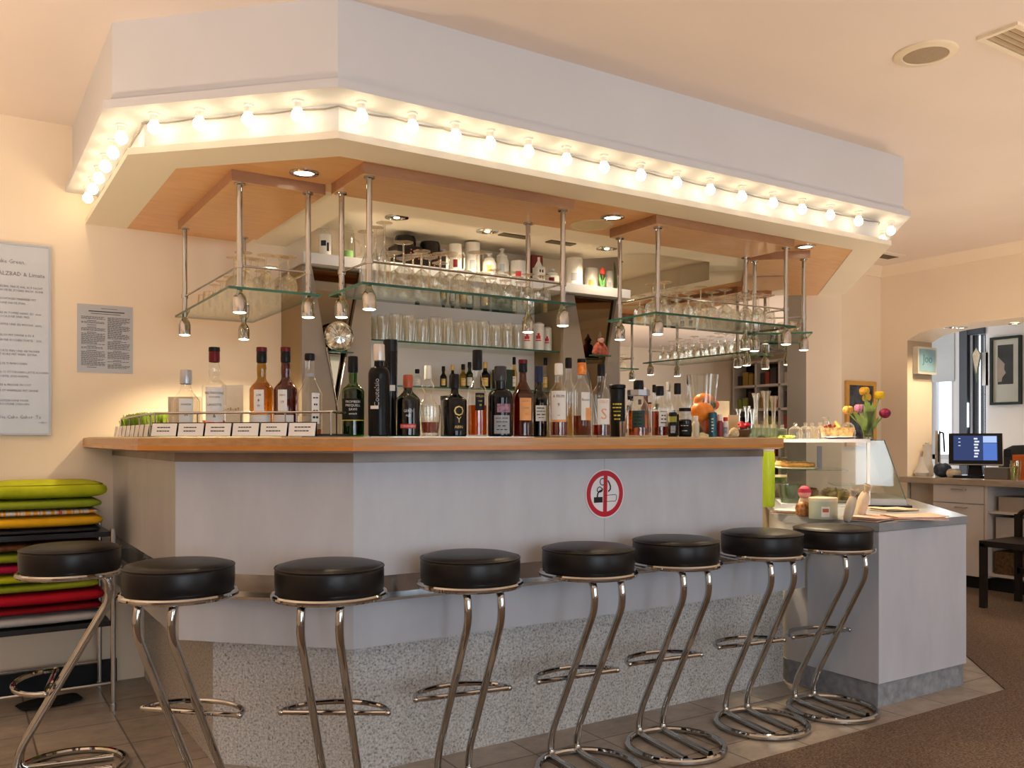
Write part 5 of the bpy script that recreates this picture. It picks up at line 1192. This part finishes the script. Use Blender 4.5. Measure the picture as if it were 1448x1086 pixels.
# newspapers and flyers
PK = M('pink_newsprint',(.72,.47,.38),.7,0,.08,25)
def sheets(x, y, wd, dp, rz_, label, n=3, mat=PK, z=ZL):
    p2 = zplane(x, y, ZL); o = thing('newspaper', label, 'newspaper', (*p2,z), rz_, 'papers on the end counter'); r_ = random.Random(int(x))
    for k in range(n):
        b = MB(); a = r_.uniform(-.08,.08); nx_ = 8; rows = []
        for i in range(nx_+1):
            u_ = -wd/2+wd*i/nx_; zz = .002+.0045*k+.010*max(0, math.sin(i/nx_*PI*1.3+k))*(.4+.3*k/n)
            rows.append((b.bm.verts.new((u_, -dp/2+a*u_, zz)), b.bm.verts.new((u_, dp/2+a*u_, zz+.002)), b.bm.verts.new((u_, dp/2+a*u_, zz+.005)), b.bm.verts.new((u_, -dp/2+a*u_, zz+.003))))
        for A, B in zip(rows, rows[1:]):
            for q in range(4): b._f([A[q],B[q],B[(q+1)%4],A[(q+1)%4]])
        b._f(list(rows[0])); b._f(list(rows[-1])[::-1]); b.build('sheet', mat, o, smooth=50)
    return o
sheets(1235, 735, .26, .16, .1, 'pink newspaper folded at the middle of the end counter')
sheets(1292, 735, .24, .15, -.45, 'pink newspaper fanned out at the right edge of the end counter', 4, M('peach_newsprint',(.76,.52,.42),.7,0,.15,30))
sheets(1262, 722, .2, .14, -.2, 'brown flyer lying under the glass case edge', 2, M('buff_paper',(.62,.45,.30),.7,0,.15,30))
sheets(1115, 726, .18, .12, .5, 'pale napkins beside the lime flask', 3, M('napkin',(.60,.46,.38),.8,0,.1,30))
# things on top of the display case
ZK = ZL+CH
WK['dome_glass#a'] = lambda: MB().lathe([(.036,0),(.038,.03),(.034,.055),(.018,.068),(.006,.072),(.011,.082),(.008,.09),(0,.091)], 20)
for k, (u_, v_) in enumerate(((.075,.10),(.125,.07),(.165,.13),(.20,.06))):
    place_glass('glass_dome#a', WK['dome_glass#a'], *on_case(u_, v_, CH)[:3], 'clear knobbed glass on top of the display case, %s from the left' % ordn[k], 'knobbed glasses on the case')
p = on_case(.02,.06,CH); o = thing('moss_tray', 'low clump of yellow-green moss at the left of the case top', 'plant', p)
b = MB(); rr_ = random.Random(2)
for k in range(90): b.ball((rr_.uniform(-.04,.04),rr_.uniform(-.03,.03),rr_.uniform(.004,.016)), .006, 6, 4)
q = b.build('moss', M('moss_green',(.45,.48,.08),.8,0,.3,60), o); q['kind'] = 'stuff'
p = on_case(.30,.08,CH); o = thing('cake_plate', 'pale blue plate on the display case', 'plate', p); MB().lathe([(0,0),(.05,0),(.09,.010),(.088,.013),(.05,.004),(0,.004)], 36).build('plate', M('pale_blue_china',(.50,.55,.64),.25,0,.03,9), o)
o = thing('loaf_cake', 'sugared loaf cake with berries on the pale blue plate', 'cake', (p[0],p[1],p[2]+.0095), -PI/4)
MB().extrude([(-.085,-.035,.0),(.062,-.035,0),(.075,-.04,.052),(-.095,-.04,.052)], (0,.075,0)).build('loaf', M('sugared_crust',(.66,.40,.17),.8,0,.5,50,.6,70), o, bevel=.006); b = MB(); rr_ = random.Random(4)
for k in range(16): b.ball((rr_.uniform(-.085,-.02),rr_.uniform(-.03,.03),.052+rr_.uniform(0,.014)), .0085, 8, 5)
b.build('berries', M('berry',(.16,.03,.02),.4), o)
p = on_case(.31,.20,CH); o = tag(MB().tube([(p[0]-.03,p[1],p[2]+.012),(p[0],p[1]-.01,p[2]+.03),(p[0]+.0,p[1],p[2]+.07),(p[0]-.012,p[1]+.01,p[2]+.098)], [.014,.024,.015,.006], 12).build('gourd', M('yellow_gourd',(.55,.36,.08),.5,0,.7,25)), 'curved yellow-green ornamental gourd behind the loaf cake', 'gourd')
p = on_case(.26,.30,CH); o = tag(MB().lathe([(0,.003),(.028,0),(.03,.05),(.018,.08),(.014,.11),(.02,.125),(.017,.125),(.012,.11),(.015,.08),(.026,.05),(0,.008)], 18).build('glass_jug', THING), 'small clear carafe behind the cakes on the case', 'carafe'); o.location = p
p = on_case(.365,.24,CH); o = tag(MB().lathe([(.042,0),(.044,.04),(.036,.075),(.02,.09),(0,.093)], 22).build('glass_cloche', THING), 'round glass cloche between loaf cake and flowers', 'cloche'); o.location = p
# vase with flowers, standing on the counter behind the sloping glass
pv = on_case(.475,.14,0); VZ = ZL+.35
pv = on_case(.452,.10,CH)
o = thing('flower_vase', 'slim glass vase of tulips on the right of the display case', 'vase', pv)
MB().lathe([(0,.004),(.026,0),(.026,.02),(.032,.125),(.036,.15),(.034,.15),(.029,.12),(.023,.02),(0,.01)], 22).build('glass', GLASS, o)
STG = M('stem_green',(.20,.28,.05),.5,0,.3,30)
def flower(root, tip, kind, mat):
    tip = Vector(tip); b = MB().tube([(tip.x*.15,tip.y*.15,.01),(tip.x*.35,tip.y*.35,tip.z*.5),tuple(tip)], .004, 8); b.build('stem', STG, root)
    b = MB(); r_ = random.Random(int(abs(tip.x)*9999)+kind)
    if kind == 0:
        for k in range(7):
            a_ = 2*PI*k/7; c_ = tip+Vector((.014*math.cos(a_),.014*math.sin(a_),.012)); b.ball(c_, (.015,.015,.022), 10, 6)
        b.ball(tip+Vector((0,0,.008)), .016, 10, 6)
    else: b.ball(tip+Vector((0,0,.004)), (.032,.030,.027), 16, 10); b.ball(tip+Vector((-.012,-.022,.006)), (.012,.010,.012), 10, 6)
    b.build('blossom', mat, root)
rX, rY = SA, -CA      # camera-right direction on the ground
def rt(r, f, z): return (rX*r+CA*f, rY*r+SA*f, z)
flower(o, rt(.060,0,.225), 0, M('tulip_yellow',(.72,.46,.01),.5,0,.25,30)); flower(o, rt(.082,-.02,.135), 1, M('ranunculus_wine',(.22,.008,.045),.5,0,.5,60))
flower(o, rt(-.045,.01,.155), 0, M('mauve_petal',(.42,.17,.30),.5,0,.35,40)); flower(o, rt(-.005,.04,.25), 0, M('amber_petal',(.66,.36,.03),.5,0,.3,30)); flower(o, rt(-.11,0,.145), 0, M('faded_orange_petal',(.55,.30,.05),.5,0,.3,30))
b = MB()
for (r_, z_, w_) in ((-.09,.15,.018),(.0,.20,.020),(-.015,.22,.018),(.02,.20,.018),(-.05,.14,.018),(.05,.12,.012),(-.03,.19,.018)): leafmesh(b, (0,0,.03), rt(r_,-.01,z_), w_, rt(0,-.02,0))
for k in range(9): leafmesh(b, rt(-.018+.0045*k,0,.012), rt(-.022+.006*k,-.005,.15+.012*(k % 3)), .007)
b.build('leaves', M('tulip_leaf',(.22,.30,.07),.5,0,.35,20), o)

# ================================================================== TILL COUNTER BEHIND THE ARCH
XF = 6.62
ZK2 = .85
def fy(x): return onX(x, XF)
yL = 4.39; y1_ = fy(1319); y2_ = fy(1392); y3_ = 2.6
t = thing('till_cabinet', 'white cabinet with drawer and door below the till', 'cabinet', (XF,y1_,0))
loc(MB().box(XF+.022,7.30,y2_,y1_+.0,.10,ZK2-.045).build('body', M('white_cabinet',(.66,.60,.55),.5,0,.03,4), t), t)
CB = MATS['white_cabinet']
zd = zat(709, dep(XF,y1_))
dr = loc(MB().box(XF,XF+.02,y2_+.004,y1_-.004,zd+.004,ZK2-.05).build('drawer', CB, t, bevel=.002), t); do = loc(MB().box(XF,XF+.02,y2_+.004,y1_-.004,.105,zd-.004).build('door', CB, t, bevel=.002), t)
def handle(par, y, z, l=.11): h_ = MB().tube(fillet([(XF,y-l/2,z),(XF-.025,y-l/2,z),(XF-.025,y+l/2,z),(XF,y+l/2,z)],.01,4), .005, 8).build('handle', CHROMED, par)
handle(dr, (y1_+y2_)/2-.01, zat(692,dep(XF,(y1_+y2_)/2))); handle(do, (y1_+y2_)/2-.03, zat(717,dep(XF,(y1_+y2_)/2)), .09)
loc(MB().box(XF+.06,7.3,y2_,y1_,0,.10).build('kickboard', BLACK, t), t)
t = thing('open_shelf_unit', 'white open shelf unit beside the till cabinet', 'shelf unit', (XF,y2_-.3,0))
b = MB(); b.box(XF,7.3,y2_-.022,y2_-.002,.10,ZK2-.045).box(7.25,7.3,y3_,y2_-.002,.10,ZK2-.045).box(XF,7.3,y3_,y3_+.02,.10,ZK2-.045); loc(b.build('carcass', CB, t), t)
for y_ in (723,763,812): 
    zz = zat(y_, dep(XF, fy(1400))); loc(MB().box(XF+.02,7.25,y3_+.02,y2_-.022,zz-.018,zz).build('shelf', CB, t), t)
loc(MB().box(XF+.06,7.3,y3_,y2_-.002,0,.10).build('kickboard', BLACK, t), t)
zsh = [zat(y_, dep(XF, fy(1400))) for y_ in (723,763,812)]
o = tag(MB().box(0,.25,-.26,0,0,.11).build('carton', M('tan_carton',(.42,.34,.27),.7), None, bevel=.003), 'tan carton on the top shelf of the open unit', 'box'); o.location = (XF+.08, fy(1404), zsh[0])
o = tag(MB().box(0,.25,-.30,0,0,.17).build('storage_box', M('grey_storage_box',(.46,.42,.38),.6), None, bevel=.004), 'pale storage box on the middle shelf of the open unit', 'box'); o.location = (XF+.06, fy(1402), zsh[1])
o = tag(MB().box(0,.28,-.34,0,0,.17).build('basket', M('dark_wicker',(.12,.07,.03),.8,0,.5,40,.5,60), None, bevel=.004), 'dark woven basket on the bottom shelf of the open unit', 'basket'); o.location = (XF+.06, fy(1400), zsh[2])
o = tag(MB().prism([(XF-.03,yL),(7.34,yL),(7.34,y3_),(XF-.03,y3_)], ZK2-.045, ZK2).build('till_worktop', wood('grey_oak_worktop',(.30,.23,.17),(.42,.34,.26),(.54,.45,.35),(6,1,6)), None, bevel=.003), 'worktop under the till inside the arch', 'worktop')
sd_ = bpy.data.objects['till_cabinet']; loc(MB().box(XF+.12,7.3,y1_+.01,yL-.01,0,ZK2-.046).build('side_panel', M('beige_side',(.48,.41,.34),.6), sd_), sd_)
# till screen
def till(x, y): d = dep(XF+.25, onX(x, XF+.25)); return onX(x, XF+.25)
yt = till(1379, 0); Xt = XF+.25
o = thing('till', 'black touchscreen till on the worktop with blue display lit', 'till', (Xt,yt,ZK2), -PI/2-.35+PI)
o.rotation_euler = (0,0,math.atan2(.5373,.8434)*0-1.02)
d = dep(Xt, yt)
MB().prism([(-.16,-.11),(.16,-.11),(.13,.12),(-.13,.12)], 0, .022).build('base', BLACK, o, bevel=.004)
MB().extrude([(-.055,0,.02),(.055,0,.02),(.04,.03,.16),(-.04,.03,.16)], (0,.05,0)).build('stand', BLACK, o)
tilt = Matrix.Translation((0,-.02,.235)) @ Matrix.Rotation(math.radians(-20),4,'X')
def tb(name, x0,x1,y0,y1,z0,z1, m, par=None, bev=0):
    b = MB().box(x0,x1,y0,y1,z0,z1); bmesh.ops.transform(b.bm, matrix=tilt, verts=b.bm.verts); return b.build(name, m, par or o, bevel=bev)
scn = tb('screen_housing', -.19,.19,0,.03,-.13,.13, BLACK, None, .004)
tb('bezel_edge', -.193,.193,.003,.028,-.133,-.126, M('silver_bezel',(.6,.58,.55),.3,.5), scn); tb('bezel_edge', .189,.194,.003,.028,-.13,.13, MATS['silver_bezel'], scn)
tb('display', -.155,.155,-.0015,0,-.10,.108, emitter('blue_display',(.045,.065,.17),1.0), scn)
tb('display_panel', .055,.150,-.0025,-.0016,-.098,.045, emitter('blue_display_panel',(.10,.19,.56),1.1), scn); tb('display_panel', .055,.150,-.0025,-.0016,.05,.104, emitter('pale_display_panel',(.45,.58,.90),1.1), scn)
b = MB()
for k in range(7): b.box(-.01+.004*(k % 2),.016+.006*(k % 3),-.003,-.0026,-.075+.025*k,-.061+.025*k)
for k in range(3): b.box(-.12,-.105,-.003,-.0026,.02+.03*k,.026+.03*k)
bmesh.ops.transform(b.bm, matrix=tilt, verts=b.bm.verts); b.build('display_writing', emitter('white_display_text',(.8,.84,.9),1.0), scn)
MB().box(.20,.25,.03,.045,.17,.23).build('customer_display', BLACK, o)
# clutter on the worktop
def on_w(x, dX=.2): X_ = XF+dX; return X_, onX(x, X_)
p = on_w(1311,.3); o = thing('white_carafe', 'white porcelain carafe near the arch jamb', 'carafe', (*p,ZK2)); MB().lathe([(0,0),(.05,0),(.055,.03),(.04,.12),(.03,.2),(.036,.26),(.03,.26),(.026,.2),(0,.19)], 22).build('body', PORC, o); MB().lathe([(0,.262),(.014,.262),(.016,.28),(0,.288)], 12).build('stopper', PORC, o)
p = on_w(1303,.2); o = tag(MB().lathe([(0,0),(.045,0),(.06,.03),(.03,.09),(.018,.16),(0,.162)], 20).build('white_vase', PORC), 'squat white vase left of the carafe', 'vase'); o.location = (*p,ZK2)
p = on_w(1326,.4); o = thing('tap_column', 'slim chrome column with curved pipe behind the carafe', 'tap', (*p,ZK2)); MB().tube([(0,0,0),(0,0,.38)], .022, 14).build('column', CHROME, o); MB().tube(fillet([(0,-.0,.36),(.0,-.05,.37),(0,-.06,.2)],.03,5), .007, 8).build('pipe', BLACK, o)
p = on_w(1333,.2); o = tag(MB().sup((0,0,.055), .14, .11, .11, .6, .8, 26, 12, .06).build('blue_pouch', M('dark_blue_pouch',(.05,.065,.10),.6,0,.7,30)), 'crumpled dark blue pouch beside the till', 'pouch'); o.location = (*p,ZK2)
p = on_w(1349,.15); o = tag(MB().sup((0,0,.035), .12, .09, .07, .6, .8, 26, 12, .08).build('cream_cloth', M('cream_cloth2',(.62,.52,.38),.8,0,.2,30)), 'crumpled cream cloth in front of the till', 'cloth'); o.location = (*p,ZK2)
p = on_w(1436,.12); o = tag(tumbler(.04,.15).build('drink_glass', glass('straw_glass',(.86,.86,.62),.1,.5,2)), 'tall glass of pale drink at the right edge of the worktop', 'glass'); o.location = (*p,ZK2)
p = on_w(1446,.28); o = tag(MB().box(-.05,.05,-.05,.05,0,.19).build('orange_box', M('orange_box',(.70,.15,.02),.5), None, bevel=.003), 'orange box behind the glass on the worktop', 'box'); o.location = (*p,ZK2)
p = on_w(1417,.2); o = tag(MB().box(-.09,.09,-.09,.09,0,.09).build('card_printer', M('printer_grey',(.16,.15,.14),.5), None, bevel=.004), 'small dark grey printer right of the till', 'printer'); o.location = (*p,ZK2)
# till room: sign on the jamb, picture, pennant, flyers
zs1, zs0 = zat(491, 7.4), zat(529, 7.4); xj0, xj1 = onY(1291,4.40), onY(1317.5,4.40)
o = thing('wall_sign', 'square pale blue sign with white border on the arch jamb', 'sign', (xj0,4.40,zs0)); W, Hh = xj1-xj0, zs1-zs0
MB().box(0,W,-.045,0,0,Hh).build('box', M('cream_sign_box',(.74,.68,.55),.5), o, bevel=.01); MB().box(.018,W-.018,-.047,-.044,.018,Hh-.018).build('face', M('aqua_sign_face',(.28,.47,.54),.4,0,.15,8), o, bevel=.001)
text('lettering', 'Joo', .10, M('teal_ink',(.10,.24,.32),.5), Matrix.Translation((W*.5,-.0482,Hh*.42)) @ Matrix.Rotation(PI/2,4,'X'), o, .0006, 'CENTER')
Xp = 7.75
yp1, yp0 = onX(1402,Xp), onX(1446,Xp); dP = dep(Xp, yp1)
struct(MB().box(Xp+.002,Xp+.12, -1.0, onX(1397,Xp), 0, ZC).build('wall_till_picture', WHW), 'white wall carrying the large portrait print', 'wall')
pz1, pz0 = zat(478,dP), zat(573,dP)
o = thing('framed_picture', 'large portrait print in a thin dark green frame behind the till', 'picture', (Xp,yp1,pz0)); W, Hh = yp1-yp0, pz1-pz0
b = MB(); fw = .022
b.box(-.03,0,-W+fw,-fw,0,fw).box(-.03,0,-W+fw,-fw,Hh-fw,Hh).box(-.03,0,-fw,0,0,Hh).box(-.03,0,-W,-W+fw,0,Hh); b.build('frame', M('dark_green_frame',(.03,.045,.04),.35), o)
MB().box(-.012,0,-W+fw,-fw,fw,Hh-fw).build('mount', M('ivory_mount',(.66,.64,.58),.6), o)
MB().box(-.0135,-.0122,-W+fw+.05,-fw-.04,Hh*.30,Hh-fw-.05).build('print', M('dark_slate_print',(.035,.042,.05),.5,0,.6,6), o)
b = MB(); b.extrude([(-.0142,-W*.22,Hh*.72),(-.0142,-W*.34,Hh*.66),(-.0142,-W*.46,Hh*.60),(-.0142,-W*.44,Hh*.52),(-.0142,-W*.50,Hh*.47),(-.0142,-W*.38,Hh*.40),(-.0142,-W*.36,Hh*.34),(-.0142,-W*.22,Hh*.34)], (.0006,0,0)); b.build('pale_shape', M('pale_print_tone',(.42,.33,.28),.4,0,.15,12), o)
MB().box(-.018,-.0165,-W+fw,-fw,fw,Hh-fw).build('glazing', glass('picture_glass',(.96,.97,.97),.02,.2,3), o)
Xq = XW-.09; yq = onX(1380.5,Xq); dq = dep(Xq,yq)
o = thing('pennant', 'pale kite-shaped pennant hanging before the glazed door', 'pennant', (Xq,yq,zat(541,dq)))
hq = (541-491)*dq/F; wq = 7*dq/F
b = MB(); b.extrude([(0,0,hq),(0,wq,hq*.80),(0,0,0),(0,-wq,hq*.80)], (.006,0,0)); b.build('border', M('pennant_border',(.10,.14,.10),.6), o); b = MB(); b.extrude([(-.003,0,hq*.97),(-.003,wq*.8,hq*.79),(-.003,0,hq*.25),(-.003,-wq*.8,hq*.79)], (.003,0,0)); b.build('cloth', M('pennant_cloth',(.60,.48,.33),.7,0,.15,20), o)
for k, (x, y0, y1) in enumerate(((1393,498,545),(1398,498,545))):
    X_ = XW-.03; yy = onX(x, X_); dd = dep(X_, yy); o = tag(MB().box(0,.004,-.03,.03,0,(y1-y0)*dd/F).build('wall_flyer', PAPER), 'narrow white flyer beside the portrait print, %s of two' % ordn[k], 'flyer'); o.location = (X_,yy,zat(y1,dd))
# downlights in the arch soffit
for k, (x, y) in enumerate(((1341,476.5),(1360,467),(1435,466))):
    z_ = 2.068; p = zplane(x, y, z_)
    yy = min(max(p[1], 2.5), 4.0); downlight(XR+.09+.10*k, onX(x, XR+.09+.10*k), 2.066, 'small downlight under the arch, %s from the left' % ordn[k], .045)
    spot(XR+.12+.08*k, onX(x, XR+.12), 2.05, 9, 120)
# black chair at the right edge and a rounded chair beyond the worktop
CHM = M('dark_chair_wood',(.025,.018,.014),.4)
yc = onX(1436, 6.38)
t = thing('wooden_chair', 'dark wooden armchair cut off by the right picture edge', 'chair', (6.35,yc-.28,.006))
for (x, y, h_) in ((.05,.27,.62),(.05,-.23,.62),(-.40,.27,.44),(-.40,-.23,.82)): MB().box(x-.02,x+.02,y-.02,y+.02,0,h_).build('leg', CHM, t, bevel=.004)
MB().box(-.42,.06,-.25,.29,.42,.46).build('seat', CHM, t, bevel=.006); MB().tube(fillet([(.05,.27,.60),(.05,.24,.64),(.05,-.23,.66)],.03,5), .02, 10).build('armrest', CHM, t); MB().box(-.42,-.38,-.25,-.21,.46,.85).build('back_post', CHM, t); MB().box(.03,.07,-.23,.27,.20,.24).build('stretcher', CHM, t)
Xb = 7.7; yb_ = onX(1450, Xb); 
Xb = 7.55; yb_ = onX(1446, Xb); zb_ = zat(630, dep(Xb,yb_))
t = thing('tub_chair', 'rounded black chair back rising beyond the worktop', 'chair', (Xb,yb_,0))
MB().lathe([(0,.45),(.16,.45),(.195,.7),(.19,zb_-.10),(.14,zb_-.03),(.08,zb_),(0,zb_+.004)], 24, sq=.9).build('back', M('black_cloth',(.015,.014,.015),.8), t); MB().lathe([(.03,0),(.03,.45)], 10).build('pedestal', CHROMED, t)

# ================================================================== shelves behind the viewer, seen in the mirror
t = thing('display_shelves', 'dark shelf unit with gift boxes reflected in the wall mirror', 'shelf unit', (-2.0,-3.85,0))
b = MB()
for x in (-1.0,-.5,0,.5,1.0): b.box(x-.02,x+.02,-.10,.20,0,2.45)
for z in (.02,.45,.85,1.25,1.65,2.05,2.45): b.box(-1.0,1.0,-.10,.20,z-.02,z+.02)
b.build('carcass', M('white_shelf_paint',(.60,.55,.50),.6), t); MB().box(-1.0,1.0,-.13,-.10,0,2.45).build('back_panel', M('dark_back',(.03,.025,.02),.7), t)
rr_ = random.Random(21); cols = [(.05,.03,.02),(.30,.05,.03),(.35,.22,.05),(.06,.05,.05),(.25,.30,.06),(.5,.42,.35)]
cn = ['dark brown','dark red','ochre','near-black','olive green','beige']
for zi, z in enumerate((.87,1.27,1.67,2.07)):
    kk = 0
    for x0 in (-.95,-.45,.05,.55):
        x = x0
        while x < x0+.30:
            w_ = rr_.uniform(.08,.13); h_ = rr_.uniform(.16,.30); ci = rr_.randint(0,5)
            o = tag(MB().box(0,w_,0,.12,0,h_).build('gift_box', M('gift%d' % ci, cols[ci], .5)), '%s gift box, %s from the right on the %s shelf reflected in the mirror' % (cn[ci], ordn[kk], ('lower','middle','upper','top')[zi]), 'box', 'boxes on the display shelves'); o.location = (-2.0+x,-3.83,z+.0005); x += w_+.02; kk += 1

# ================================================================== LIGHT
w = bpy.data.worlds.new('sky'); sc.world = w; w.use_nodes = True
bg = w.node_tree.nodes['Background']; bg.inputs[0].default_value = (.86,.93,1,1); bg.inputs[1].default_value = 3.2
def area(name, locn, aim, sx, sy, power, col):
    l = bpy.data.lights.new(name, 'AREA'); l.shape = 'RECTANGLE'; l.size = sx; l.size_y = sy; l.energy = power; l.color = col
    o = bpy.data.objects.new(name, l); C.objects.link(o); o.location = locn; o.rotation_euler = Vector(aim).to_track_quat('-Z','Z').to_euler(); return o
for k, (p, q, z0, z1) in enumerate(WINS):
    area('window_daylight', ((p+q)/2, -3.98, (z0+z1)/2), (0,1,0), q-p, z1-z0, (135,48,22)[k], (.72,.86,1))
for (x, y, e_) in ((.4,-.6,98),(3.2,.2,95),(-1.5,1.4,118),(5.0,1.0,50),(-1.3,3.2,125),(5.6,3.0,58)):      # unseen upward fill lamps, added to brighten ceiling, walls and soffit
    spot(x, y, .78, e_, 160, .7, .12, (1,.76,.54), (0,0,1), 'uplighter')
lo, hi, z0, z1 = wins2[0]; area('window_daylight', (XW-.02,(lo+hi)/2,1.4), (-1,0,0), hi-lo, .9, 14, (.85,.93,1))
area('window_daylight', (XW-.3,2.0,1.5), (-1,.1,0), 2.0, 1.6, 45, (.88,.94,1))  # area lamp before solid wall, no window opening behind it


# ================================================================== CAMERA
cam = bpy.data.cameras.new('camera'); co_ = bpy.data.objects.new('camera', cam); C.objects.link(co_); sc.camera = co_
cam.sensor_width = 36; cam.lens = F/1448*36; cam.shift_y = (HZ-543)/1448; cam.clip_start = .02; cam.clip_end = 60
co_.location = (0,0,H0); co_.rotation_euler = (PI/2, 0, -math.radians(32.5))
sc.view_settings.view_transform = 'Standard'; sc.view_settings.look = 'None'; sc.view_settings.gamma = 1; sc.view_settings.exposure = 0; sc.view_settings.use_curve_mapping = False
try:
    cy = sc.cycles; cy.max_bounces = 8; cy.diffuse_bounces = 4; cy.glossy_bounces = 5; cy.transparent_max_bounces = 40; cy.caustics_reflective = False; cy.caustics_refractive = False; cy.sample_clamp_indirect = 6; cy.use_denoising = True
except Exception: pass
